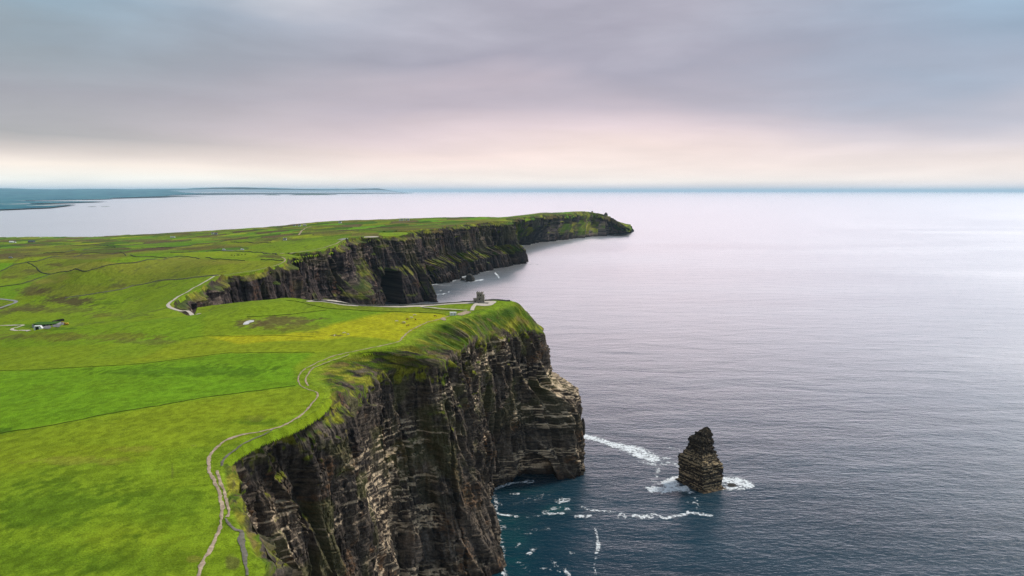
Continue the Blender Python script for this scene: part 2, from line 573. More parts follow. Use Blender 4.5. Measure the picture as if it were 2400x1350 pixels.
def loft(name, label, s, T, R, B, n_top, n_face, scale=1.0, prof=None, extra=None, tint=(1, 1, 1), grass_k=1.0, seed=0, pale_k=1.0, drop=14.0, bed=1.0, gz=(10, 30)):
    nc = len(s)
    nrm = normals_xy(0.5 * (T + R) * np.array([1, 1, 0]) + 0 * B)
    for _ in range(max(2, int(12 / scale))):
        nrm[1:-1] = 0.5 * nrm[1:-1] + 0.25 * (nrm[:-2] + nrm[2:])
    nrm /= np.linalg.norm(nrm, axis=1, keepdims=True) + 1e-9
    T = T.copy(); T[:, 2] = H(T[:, 0], T[:, 1])
    rows = []; uu = []; part = []
    for k, (d, dz) in enumerate([(4.5, -0.5), (2.0, 0.07)]):
        P = T.copy(); P[:, :2] -= nrm * d * min(scale, 2.5)
        P[:, 2] = H(P[:, 0], P[:, 1]) + dz
        rows.append(P); uu.append(np.zeros(nc)); part.append(np.zeros(nc))
    for k in range(n_top):
        u = k / n_top
        P = T * (1 - u) + R * u
        hz = T[:, 2] + (R[:, 2] - T[:, 2]) * (u ** 1.35)
        P[:, 2] = hz
        rows.append(P); uu.append(np.full(nc, u)); part.append(np.full(nc, 0.0))
    pr = prof or [(0, 0), (1, 1)]
    pu = [a for a, b in pr]; pg = [b for a, b in pr]
    for k in range(n_face + 1):
        u = k / n_face
        g = np.interp(u, pu, pg)
        P = R.copy()
        P[:, :2] = R[:, :2] * (1 - g) + B[:, :2] * g
        P[:, 2] = R[:, 2] * (1 - u) + B[:, 2] * u
        rows.append(P); uu.append(np.full(nc, u)); part.append(np.full(nc, 1.0))
    P = np.stack(rows); U = np.stack(uu); K = np.stack(part)
    nr = len(P)
    SS = np.broadcast_to(s, (nr, nc))
    X, Y, Z = P[..., 0].copy(), P[..., 1].copy(), P[..., 2].copy()
    if extra is not None:
        ex, ey = extra(SS, X, Y, Z, K, U)
        X += ex; Y += ey
    face = K * smooth(0.0, 0.05, U)
    slope = (1 - K) * smooth(0.02, 0.35, U) + K
    # big buttresses and gullies
    sc = scale
    big = fbm2(SS / (30 * sc), Z / (260 * sc), 3, 101 + seed) - 0.5
    flu = 1 - np.abs(fbm2(SS / (19 * sc) + 0.02 * Z / sc, Z / (170 * sc), 3, 141 + seed) - 0.5) * 5.5       # upright ribs
    flu2 = fbm2(SS / (4.2 * sc), Z / (60 * sc), 3, 161 + seed) - 0.5
    d = face * (big * 14 * sc + flu * 3.8 * sc + flu2 * 4.2 * sc)
    clf = np.abs(fbm2(SS / (27 * sc) + 3.3, Z / (330 * sc), 3, 181 + seed) - 0.5)
    d = d - face * smooth(0.045, 0.0, clf) * 11 * sc * smooth(0.0, 0.3, U)
    # beds: ledges of differing hardness, cut by upright joints
    Zt = Z + (fbm2(SS / (60 * sc), Z / 80, 2, 61 + seed) - 0.5) * 6 * sc + (fbm2(SS / (9 * sc), Z / (9 * sc), 2, 65 + seed) - 0.5) * 2.2 * sc
    lay = layer_of(Zt, sc)
    wj = 2.2 * sc + 7 * sc * hash1(lay, 5 + seed)
    jt = hash2(lay, np.floor(SS / wj + 9 * hash1(lay, 8 + seed)).astype(np.int64), 3 + seed)
    jt2 = hash2(lay // 5, np.floor(SS / (6.0 * sc) + 5 * hash1(lay // 5, 18)).astype(np.int64), 33 + seed)
    jt3 = hash2(lay // 11, np.floor(SS / (10.0 * sc) + 3 * hash1(lay // 11, 19)).astype(np.int64), 43 + seed)
    bk = bed * (0.35 + 0.9 * smooth(0.40, 0.62, fbm2(SS / (30 * sc), Z / (26 * sc), 3, 71 + seed)))
    d = d + face * ((_lprot[np.clip(lay, 0, 300)] - 0.5) * 1.1 * sc * bk + (jt - 0.5) * 1.5 * sc * bk + (jt2 - 0.5) * 2.0 * sc + (jt3 - 0.5) * 2.6 * sc)
    d = d + face * (fbm2(SS / (2.2 * sc), Z / (2.6 * sc), 3, 201 + seed) - 0.5) * 1.5 * sc
    # turf slope: runnels
    gul = fbm2(SS / (7 * sc), Z / (40 * sc), 3, 301 + seed) - 0.5
    lump = fbm2(SS / (12 * sc), Z / (9 * sc), 4, 331 + seed) - 0.5
    Z = Z + (1 - K) * smooth(0.03, 0.4, U) * (gul * 6.5 + lump * 6.0) * min(sc, 2.0)
    X = X + nrm[:, 0] * d; Y = Y + nrm[:, 1] * d
    V = np.stack([X, Y, Z], -1)
    # slope of the finished surface
    dc = np.gradient(V, axis=1); dr_ = np.gradient(V, axis=0)
    nn = np.cross(dc, dr_); nn /= np.linalg.norm(nn, axis=-1, keepdims=True) + 1e-9
    nz = np.abs(nn[..., 2])
    sm = V.copy()
    for _ in range(6):
        sm[1:-1] = 0.5 * sm[1:-1] + 0.25 * (sm[:-2] + sm[2:]); sm[:, 1:-1] = 0.5 * sm[:, 1:-1] + 0.25 * (sm[:, :-2] + sm[:, 2:])
    nn = np.cross(np.gradient(sm, axis=1), np.gradient(sm, axis=0)); nn /= np.linalg.norm(nn, axis=-1, keepdims=True) + 1e-9
    nzs = np.abs(nn[..., 2])
    # ---- colours of the rock, hollows darkened with painted shade
    fine = fbm2(SS / (1.6 * sc), Z / (1.1 * sc), 3, 401 + seed)
    streak = fbm2(SS / (2.4 * sc), Z / (45 * sc), 3, 421 + seed)
    patch = fbm2(SS / (34 * sc), Z / (30 * sc), 4, 441 + seed)
    bedc = hash1(lay, 51 + seed)
    c_dark = np.array([0.020, 0.018, 0.019]); c_brn = np.array([0.160, 0.116, 0.076]); c_grey = np.array([0.125, 0.102, 0.084])
    w = np.clip(0.20 * bedc * bk + 0.50 * fine + 0.75 * (streak - 0.5) + 0.35 * (flu2 + 0.5) - 0.12, 0, 1)[..., None] ** 1.5  # flute hollows tinted darker, shade put into the rock colour
    rock = c_dark * 0.65 * (1 - w) + 1.25 * (c_brn * patch[..., None] + c_grey * (1 - patch[..., None])) * w * 1.25
    # rusty and olive stains
    st = smooth(0.60, 0.75, fbm2(SS / (13 * sc), Z / (22 * sc), 4, 461 + seed)) * smooth(0.4, 0.6, fine)
    rock = rock * (1 - 0.55 * st[..., None]) + np.array([0.16, 0.075, 0.03]) * 0.55 * st[..., None]
    ol = smooth(0.50, 0.66, fbm2(SS / (22 * sc), Z / (26 * sc), 4, 481 + seed)) * smooth(30, 120, Z)
    rock = rock * (1 - 0.5 * ol[..., None]) + np.array([0.105, 0.10, 0.035]) * 0.5 * ol[..., None]
    # bird-whitened and pale sandstone ledges
    pz = smooth(0.46, 0.60, fbm2(SS / (40 * sc), Z / (24 * sc), 4, 521 + seed))
    bedp = (hash1(lay, 71 + seed) > 0.52) * smooth(0.49, 0.58, fbm2(SS / (5 * sc), Z / (1.3 * sc), 3, 541 + seed))
    pale = np.clip(smooth(0.35, 0.65, nz) * 0.55 * smooth(0.44, 0.6, fine) + bedp * 0.80, 0, 1) * (0.06 + 0.94 * pz) * pale_k * face
    rock = rock * (1 - pale[..., None]) + np.array([0.76, 0.58, 0.38]) * pale[..., None]
    wet = smooth(9 * sc ** .5, 2, Z + (fine - 0.5) * 5)
    rock = rock * (1 - 0.75 * wet[..., None]) + np.array([0.022, 0.016, 0.014]) * 0.75 * wet[..., None]
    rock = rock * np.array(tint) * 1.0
    # ---- turf
    gn = fbm2(SS / (9 * sc), Z / (7 * sc), 4, 601 + seed)
    gdet = fbm2(SS / (2.0 * sc), Z / (3.5 * sc), 3, 611 + seed)
    edge = np.where(K < 0.5, U, 1.0 + U * (R[:, 2][None, :] + 4) / drop)        # 1 at the rock top, growing below it
    lim = 1.05 + (gn - 0.5) * 3.2 + (fbm2(SS / (2.2 * sc), Z / 4, 3, 621) - 0.5) * 2.6
    gm = smooth(lim + 0.35, lim - 0.25, edge)
    gm = np.where((K < 0.5) & (U < 0.25), 1.0, gm)
    gm = np.maximum(gm, smooth(0.50, 0.66, nzs + (gn - 0.5) * 0.25) * smooth(gz[0], gz[1], Z) * grass_k)
    bare = smooth(0.58, 0.68, fbm2(SS / (11 * sc), Z / (8 * sc), 4, 631 + seed)) * (K + (1 - K) * smooth(0.35, 0.8, U))
    gm = gm * (1 - 0.85 * bare)
    g1 = np.array([0.075, 0.115, 0.010]); g2 = np.array([0.20, 0.195, 0.022]); g3 = np.array([0.040, 0.085, 0.010]); g4 = np.array([0.15, 0.105, 0.04])
    a = smooth(0.35, 0.68, gn)[..., None]; b = smooth(0.3, 0.7, gdet)[..., None]
    turf = (g1 * (1 - a) + g2 * a) * (0.65 + 0.6 * b)
    c = smooth(0.52, 0.68, fbm2(SS / (18 * sc), Z / (14 * sc), 3, 651 + seed))[..., None]
    turf = turf * (1 - 0.6 * c) + g3 * 0.6 * c
    e = smooth(0.62, 0.75, fbm2(SS / (10 * sc), Z / (5 * sc), 3, 671 + seed))[..., None] * 0.7
    turf = turf * (1 - e) + g4 * e
    top = ((1 - K) * smooth(0.35, 0.05, U))[..., None]
    lc = land_colour(X, Y, Z)
    turf = turf * (1 - top) + lc * top
    colr = rock * (1 - gm[..., None]) + turf * gm[..., None]
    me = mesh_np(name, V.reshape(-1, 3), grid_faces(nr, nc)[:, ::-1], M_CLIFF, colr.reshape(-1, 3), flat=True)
    o = link(name, me, kind='structure', label=label)
    return o, V


# ------------------------------------------------------------------ colour of the meadows (fields, heath, wear, some painted relief light), as a function of place


def in_poly(px, py, poly):
    poly = np.array(poly, float)
    ins = np.zeros(px.shape, bool)
    j = len(poly) - 1
    for i in range(len(poly)):
        xi, yi = poly[i]; xj, yj = poly[j]
        c = ((yi > py) != (yj > py)) & (px < (xj - xi) * (py - yi) / (yj - yi + 1e-12) + xi)
        ins ^= c
        j = i
    return ins


GREEN = (0.122, 0.182, 0.009); LUSH = (0.092, 0.195, 0.007); YGREEN = (0.172, 0.205, 0.009); YELLOW = (0.30, 0.275, 0.008)
OLIVE = (0.120, 0.122, 0.016); HEATH = (0.085, 0.062, 0.025); BROWN = (0.064, 0.042, 0.023); STRAW = (0.215, 0.180, 0.032); DGREEN = (0.046, 0.100, 0.006)

FIELDS = [  # world patches, outlined where they lie in the photo: polygon, colour, strength
    ([(-400, 860), (0, 870), (300, 856), (430, 841), (530, 828), (740, 826), (690, 860), (700, 905), (500, 930), (250, 972), (0, 1017), (-400, 1080)], LUSH, 0.85),
    ([(-400, 1080), (0, 1017), (250, 972), (500, 930), (700, 905), (745, 930), (640, 1005), (520, 1045), (300, 1060), (0, 1110), (-400, 1180)], YGREEN, 0.38),
    ([(0, 790), (150, 768), (400, 745), (480, 737), (470, 790), (430, 800), (0, 815)], LUSH, 0.4),
    ([(430, 800), (490, 788), (570, 806), (700, 802), (830, 790), (925, 797), (840, 822), (740, 827), (530, 828), (440, 838), (300, 850)], YGREEN, 0.75),
    ([(485, 789), (560, 787), (650, 784), (740, 775), (790, 757), (870, 737), (920, 731), (1040, 736), (1050, 745), (1000, 757), (962, 777), (936, 800), (880, 792), (820, 789), (760, 797), (640, 800), (565, 807)], YELLOW, 0.85),
    ([(500, 735), (590, 710), (640, 703), (700, 709), (770, 724), (690, 738), (590, 743), (520, 765)], GREEN, 0.6),
    ([(775, 724), (950, 733), (920, 731), (800, 757), (760, 757), (690, 740)], LUSH, 0.45),
    ([(720, 704), (800, 712), (1000, 720), (1110, 712), (1110, 735), (950, 731), (780, 722)], OLIVE, 0.45),
    ([(1010, 718), (1105, 711), (1100, 727), (1060, 725)], GREEN, 0.8),
    ([(1112, 718), (1150, 718), (1130, 727), (1108, 728)], OLIVE, 0.6),
    # middle distance
    ([(152, 700), (188, 694), (281, 679), (356, 662), (450, 651), (502, 646), (395, 716), (430, 736), (300, 752), (250, 740), (330, 705)], GREEN, 0.55),
    ([(120, 643), (216, 632), (281, 618), (394, 605), (494, 607), (574, 612), (660, 612), (640, 626), (515, 645), (356, 662), (281, 679), (152, 699), (60, 690), (70, 665)], OLIVE, 0.72),
    ([(205, 640), (216, 632), (240, 640), (280, 665), (270, 672), (150, 664), (150, 645)], GREEN, 0.5),
    ([(0, 673), (56, 664), (120, 643), (70, 668), (45, 680), (30, 705), (0, 705)], LUSH, 0.6),
    ([(0, 636), (34, 621), (62, 615), (97, 639), (60, 648), (0, 655)], OLIVE, 0.7),
    ([(64, 615), (112, 605), (253, 595), (290, 597), (338, 611), (281, 618), (216, 632), (100, 639)], OLIVE, 0.6),
    ([(100, 638), (160, 622), (240, 612), (275, 617), (216, 632), (150, 637), (120, 643)], STRAW, 0.45),
    ([(250, 612), (300, 602), (356, 602), (394, 604), (338, 611), (285, 617)], LUSH, 0.5),
    ([(0, 616), (43, 616), (112, 604), (188, 598), (253, 594), (240, 592), (150, 597), (60, 604), (0, 610)], YGREEN, 0.8),
    ([(290, 594), (400, 586), (494, 588), (587, 590), (649, 597), (600, 600), (500, 602), (394, 604), (310, 600)], LUSH, 0.55),
    ([(400, 594), (520, 589), (620, 594), (600, 603), (450, 602)], YGREEN, 0.75),
    ([(394, 605), (494, 607), (574, 612), (640, 612), (560, 614), (450, 628), (420, 636), (300, 645), (260, 625), (300, 617)], STRAW, 0.18),
    ([(574, 613), (670, 611), (637, 627), (515, 644), (450, 640), (500, 624)], YGREEN, 0.45),
    ([(0, 582), (94, 577), (234, 575), (270, 580), (169, 588), (116, 593), (0, 605)], OLIVE, 0.6),
    ([(170, 590), (270, 581), (300, 582), (290, 592), (200, 596)], DGREEN, 0.5),
    ([(277, 577), (319, 573), (450, 563), (531, 563), (475, 572), (356, 581)], LUSH, 0.75),
    ([(356, 582), (450, 576), (530, 572), (580, 580), (500, 583), (360, 586)], HEATH, 0.5),
    ([(541, 567), (634, 570), (600, 577), (510, 577)], YGREEN, 0.4),
    ([(600, 580), (660, 562), (760, 553), (880, 551), (815, 557), (787, 577), (725, 589), (652, 596), (616, 593), (590, 589)], GREEN, 0.75),
    ([(760, 553), (900, 548), (880, 542), (1060, 528), (1000, 528), (850, 540), (720, 545)], YGREEN, 0.4),
    ([(850, 541), (950, 529), (1110, 519), (1190, 519), (1100, 526), (980, 539)], HEATH, 0.6),
    ([(600, 585), (655, 597), (668, 609), (600, 600), (612, 597), (640, 601)], BROWN, 0.5),
]
BLOBS = [  # heath, rushes, wet hollows, and relief light and shade painted in: centre, radii (photo px), colour, strength
    (660, 755, 95, 15, HEATH, 0.8), (585, 758, 36, 14, HEATH, 0.75), (700, 768, 80, 10, OLIVE, 0.6), (170, 706, 66, 11, BROWN, 0.85), (60, 722, 60, 9, BROWN, 0.6), (10, 730, 30, 8, BROWN, 0.6),
    (120, 726, 120, 8, HEATH, 0.45), (250, 738, 60, 6, HEATH, 0.4), (240, 740, 30, 6, OLIVE, 0.6), (75, 683, 36, 12, HEATH, 0.7), (105, 680, 22, 7, BROWN, 0.5), (72, 635, 26, 8, BROWN, 0.55), (30, 650, 30, 4, BROWN, 0.4),
    (130, 621, 20, 5, BROWN, 0.65), (275, 670, 22, 7, BROWN, 0.5), (260, 790, 160, 10, OLIVE, 0.75), (110, 790, 120, 10, OLIVE, 0.6), (330, 800, 120, 8, HEATH, 0.4), (20, 790, 60, 8, HEATH, 0.35), (450, 870, 240, 14, DGREEN, 0.55),  # last one: the slope's shaded band, painted as dark green
    (600, 990, 60, 12, DGREEN, 0.5), (600, 982, 20, 8, HEATH, 0.4), (404, 1105, 3, 24, BROWN, 0.35), (456, 1044, 12, 3, BROWN, 0.4), (10, 1010, 26, 8, DGREEN, 0.8), (455, 1310, 14, 7, STRAW, 0.7), (545, 1315, 14, 16, BROWN, 0.6),
    (300, 1260, 160, 50, YGREEN, 0.3), (260, 1060, 150, 20, YGREEN, 0.4), (180, 1080, 130, 9, STRAW, 0.35), (330, 1052, 60, 6, STRAW, 0.3), (120, 1190, 190, 70, DGREEN, 0.55), (380, 1190, 150, 60, DGREEN, 0.35), (60, 1310, 200, 60, DGREEN, 0.40), (330, 1310, 140, 50, DGREEN, 0.30), (560, 960, 140, 26, YGREEN, 0.4),  # the two straw blobs paint the lit crest of the ridge
    (20, 600, 60, 9, HEATH, 0.7), (110, 597, 90, 5, HEATH, 0.5), (220, 564, 60, 5, HEATH, 0.6), (340, 564, 80, 4, HEATH, 0.75), (350, 549, 40, 4, HEATH, 0.7), (420, 549, 40, 6, HEATH, 0.65), (650, 561, 70, 5, BROWN, 0.6), (520, 556, 80, 3, HEATH, 0.6),
    (760, 546, 80, 4, HEATH, 0.6), (620, 535, 32, 2, STRAW, 0.8), (790, 540, 60, 3, BROWN, 0.5), (1085, 516, 22, 2, STRAW, 0.7), (300, 585, 60, 3, BROWN, 0.5), (390, 582, 90, 3, BROWN, 0.5), (480, 571, 40, 2, BROWN, 0.5), (640, 601, 40, 4, BROWN, 0.6),
    (945, 757, 10, 3, BROWN, 0.6), (790, 786, 28, 3, BROWN, 0.7), (520, 615, 80, 4, STRAW, 0.3), (430, 605, 60, 4, STRAW, 0.35), (100, 660, 40, 6, STRAW, 0.45), (150, 650, 16, 7, STRAW, 0.4), (1120, 730, 40, 6, DGREEN, 0.5),
    (250, 709, 50, 6, DGREEN, 0.4), (140, 770, 60, 4, DGREEN, 0.6), (60, 764, 40, 6, DGREEN, 0.7),
]


def land_colour(x, y, z):
    shp = x.shape
    x = x.ravel(); y = y.ravel(); z = z.ravel()
    n1 = fbm2(x / 45, y / 70, 4, 701); n2 = fbm2(x / 11, y / 16, 4, 711); n3 = fbm2(x / 2.6, y / 3.6, 3, 721); n4 = fbm2(x / 120, y / 160, 3, 731)
    c = np.empty((x.size, 3))
    a = smooth(0.35, 0.65, n1)[:, None]
    c[:] = np.array(GREEN) * (1 - a) + np.array(YGREEN) * a * 0.30 + np.array(GREEN) * a * 0.70
    # the patchwork of small farm fields in the distance
    d = np.hypot(x, y)
    ca, sa = math.cos(0.35), math.sin(0.35)
    wob = (fbm2(x / 260, y / 260, 2, 741) - 0.5) * 160
    fu = (x * ca + y * sa + wob) / 125.0; fv = (-x * sa + y * ca + wob * 0.7) / 210.0
    fu = fu + 0.5 * (np.floor(fv) % 2)
    iu = np.floor(fu).astype(np.int64); iv = np.floor(fv).astype(np.int64)
    hh = hash2(iu, iv, 77); h2 = hash2(iu, iv, 78)
    pal = np.array([DGREEN, GREEN, LUSH, YGREEN, OLIVE, HEATH, GREEN, OLIVE, HEATH, DGREEN])
    fc = pal[np.minimum((hh * 10).astype(int), 9)] * (0.75 + 0.45 * h2)[:, None]
    eu = np.minimum(fu - iu, 1 - (fu - iu)) * 125; ev = np.minimum(fv - iv, 1 - (fv - iv)) * 210
    hedge = np.maximum(smooth(5, 2, eu), smooth(7, 3, ev)) * (0.35 + 0.65 * (hash2(iu + 5, iv, 90) > 0.3))
    fc = fc * (1 - 0.7 * hedge[:, None]) + np.array([0.025, 0.030, 0.014]) * 0.7 * hedge[:, None]
    wf = smooth(1500, 2100, d)[:, None]
    c = c * (1 - wf) + fc * wf
    px, py, dep = to_px(x, y, z)
    # ragged edges so that the patches do not look ruled
    jx = (n2 - 0.5) * 16 + (n1 - 0.5) * 10; jy = (n2 - 0.5) * 5 + (n3 - 0.5) * 2
    ok = y > 50
    for poly, colr, k in FIELDS:
        P = np.array(poly)
        sel = ok & (px > P[:, 0].min() - 12) & (px < P[:, 0].max() + 12) & (py > P[:, 1].min() - 8) & (py < P[:, 1].max() + 8)
        idx = np.nonzero(sel)[0]
        if not len(idx):
            continue
        cov = np.zeros(len(idx))
        sx = 7.0 if P[:, 1].mean() > 700 else 2.2
        for ox, oy in ((0, 0), (1, 0.3), (-1, -0.3), (0.4, 0.9), (-0.4, -0.9), (0.7, -0.7), (-0.7, 0.7)):
            cov += in_poly(px[idx] + jx[idx] * 0.5 + ox * sx, py[idx] + jy[idx] * 0.4 + oy * sx * 0.35, poly)
        cov /= 7.0
        hit = cov > 0
        i2 = idx[hit]
        kk = (k * cov[hit] * (0.85 + 0.3 * (n2[i2] - 0.5)))[:, None].clip(0, 1)
        c[i2] = c[i2] * (1 - kk) + np.array(colr) * kk
    for bx, by, rx, ry, colr, k in BLOBS:
        sel = ok & (np.abs(px - bx) < rx * 1.7) & (np.abs(py - by) < ry * 1.7)
        idx = np.nonzero(sel)[0]
        if not len(idx):
            continue
        q = np.hypot((px[idx] - bx) / rx, (py[idx] - by) / ry)
        q = q + (n2[idx] - 0.5) * 1.5 + (n3[idx] - 0.5) * 0.8
        kk = (smooth(1.15, 0.5, q) * k)[:, None]
        c[idx] = c[idx] * (1 - kk) + np.array(colr) * kk
    # tussocks, rushes, thin spots
    br = 0.94 + 0.12 * smooth(0.25, 0.75, n2)
    br = br * (0.82 + 0.36 * smooth(0.22, 0.78, n3)) * (0.90 + 0.20 * n4)
    c = c * br[:, None]
    # drill and mowing lines, sheep tracks
    ln = fbm2((x * 0.93 + y * 0.36) / 22, (y * 0.93 - x * 0.36) / 1.5, 3, 761) - 0.5
    c = c * (1 + 0.34 * ln * smooth(900, 300, d))[:, None]
    dark = smooth(0.66, 0.74, fbm2(x / 9, y / 22, 4, 751)) * smooth(600, 900, d)
    c = c * (1 - 0.5 * dark[:, None]) + np.array([0.06, 0.065, 0.02]) * 0.5 * dark[:, None]
    return (c * 1.26).reshape(shp + (3,))


# ------------------------------------------------------------------ build coast sections
sec = {}
nT = np.array(nearT + REAR_T); 
r_R, r_B = auto_RB(np.array([nearT[-1]] + REAR_T), [12] * 7 + [9, 6, 5], [20] * 7 + [18, 16, 14], [30, 30, 30, 30, 30, 30, 30, 22, 14, 9])
nR = np.vstack([np.array(nearR), r_R[1:]]); nB = np.vstack([np.array(nearB), r_B[1:]])
sec['near'] = section(nT, nR, nB, lambda d: min(max(d / 900.0, 0.42), 0.95))
bT = np.array([REAR_T[-1] + np.array([-14., -8, -2])] + BAY_T)
nb = len(bT)
bR, bB = auto_RB(bT, 11, 14, 40)
dr = np.full(nb, 4.0); dz = np.full(nb, 4.0); db = np.full(nb, 48.0)
dr[:3] = 5; db[:6] = [8, 8, 14, 18, 24, 34]; dz[:4] = 10
for i in range(nb):
    if bT[i, 1] > 1550:
        db[i] = 78.0; dr[i] = 4.0; dz[i] = 4.0
bR, bB = auto_RB(bT, dr, dz, db, 3)
bB[-3, :2] = at(1011, 708, 0.0)
bB[-2, :2] = (-300, 2060)
sec['bay'] = section(bT, bR, bB, 1.6)
tT = np.array([BAY_T[-1]] + THIRD_T)
tR, tB = auto_RB(tT, 4, 4, 88.0, 3)
foot3 = [(1005, 669), (1008, 668), (1050, 661), (1115, 641), (1177, 627), (1221, 619)]
for i, p in enumerate(foot3):
    tB[i, 0], tB[i, 1] = at(p[0], p[1], 0.0)
tB[0, :2] = (-330, 2170)
tB[6, :2] = (58, 2990); tB[7, :2] = (40, 3110); tB[8, :2] = (0, 3250)
sec['third'] = section(tT, tR, tB, 2.2)
fT = np.array([THIRD_T[-1]] + FAR_T)
fR, fB = auto_RB(fT, 8, 8, 90.0, 3)
footF = [None, (1200, 578), (1225, 574), (1290, 566), (1375, 556), (1405, 553), (1440, 550), (1462, 548), (1474, 545.5)]
for i, p in enumerate(footF):
    if p:
        fB[i, 0], fB[i, 1] = at(p[0], p[1], 0.0)
fB[9, :2] = (935, 5290); fB[10, :2] = (930, 5520); fB[11, :2] = (740, 5760)
sec['far'] = section(fT, fR, fB, 3.5)

TP = np.vstack([sec[k][1][:, :2] for k in ('near', 'bay', 'third', 'far')])


def near_extra(SS, X, Y, Z, K, U):
    """lower step of the headland's tip, the buttress below the middle corner, the sea cave"""
    fz = smooth(0, 1, (106 - Z) / 22 - (fbm2(SS / 7, Z / 9, 3, 9) - 0.5) * 0.5)
    wt = np.exp(-(((X - 40) / 30) ** 2)) * smooth(690, 716, Y) * smooth(6, 24, X) * K
    ex = wt * fz * 27; ey = wt * fz * -4
    fb = np.clip((72 - Z) / 72, 0, 1) ** 1.1 * K
    wb = np.exp(-(((Y - 532) / 17) ** 2)) * (Y < 640) * (Y > 430)
    ex = ex + wb * fb * 13
    fb = np.clip((118 - Z) / 118, 0, 1) * K
    wb = np.exp(-(((Y - 503) / 7) ** 2)) * np.exp(-(((X + 78) / 8) ** 2))
    ey = ey - wb * fb * 16; ex = ex + wb * fb * 6
    # cave at the foot of the outer face
    cx, cy = at(1228, 1118, 2.0)
    q = ((X - cx) / 13.0) ** 2 + (np.maximum(Z, 0) / 30.0) ** 2
    wc = smooth(1.15, 0.75, q) * K * (Y > 690) * (Y < 735)
    ey = ey + wc * 16
    return ex, ey


def bay_extra(SS, X, Y, Z, K, U):
    ex = np.zeros_like(X); ey = np.zeros_like(X)
    # green spur and the great dark cave in the cave headland
    px, py, dd = to_px(X, Y, Z)
    m = K * (Y > 1500) * (Y < 2060)
    spur = np.exp(-(((px - 838) / 24.0) ** 2)) * smooth(140, 60, Z) * m
    ex += spur * 26; ey -= spur * 26
    cave = smooth(898, 903, px) * smooth(937, 931, px) * smooth(94, 84, Z + (px - 915) * 0.35) * m
    ex -= cave * 115; ey += cave * 115
    return ex, ey


loft('near_cliff', 'dark layered cliff of the near headland with pale ledges and a grassy brow', *sec['near'], 46, 300, 1.0, extra=near_extra, seed=0, pale_k=0.8, gz=(100, 130))
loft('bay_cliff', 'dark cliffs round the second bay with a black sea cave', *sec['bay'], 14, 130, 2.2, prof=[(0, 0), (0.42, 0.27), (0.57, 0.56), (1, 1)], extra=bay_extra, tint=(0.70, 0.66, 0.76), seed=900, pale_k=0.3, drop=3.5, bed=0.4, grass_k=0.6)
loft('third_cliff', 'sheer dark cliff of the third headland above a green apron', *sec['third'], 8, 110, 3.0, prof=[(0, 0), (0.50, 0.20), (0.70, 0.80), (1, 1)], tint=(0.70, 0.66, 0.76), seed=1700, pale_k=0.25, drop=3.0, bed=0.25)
loft('far_cliff', 'distant blue-grey cliff of the farthest headland', *sec['far'], 8, 90, 5.0, prof=[(0, 0), (0.35, 0.22), (0.68, 0.78), (1, 1)], tint=(0.72, 0.70, 0.82), seed=2600, pale_k=0.25, drop=6.0, bed=0.25)


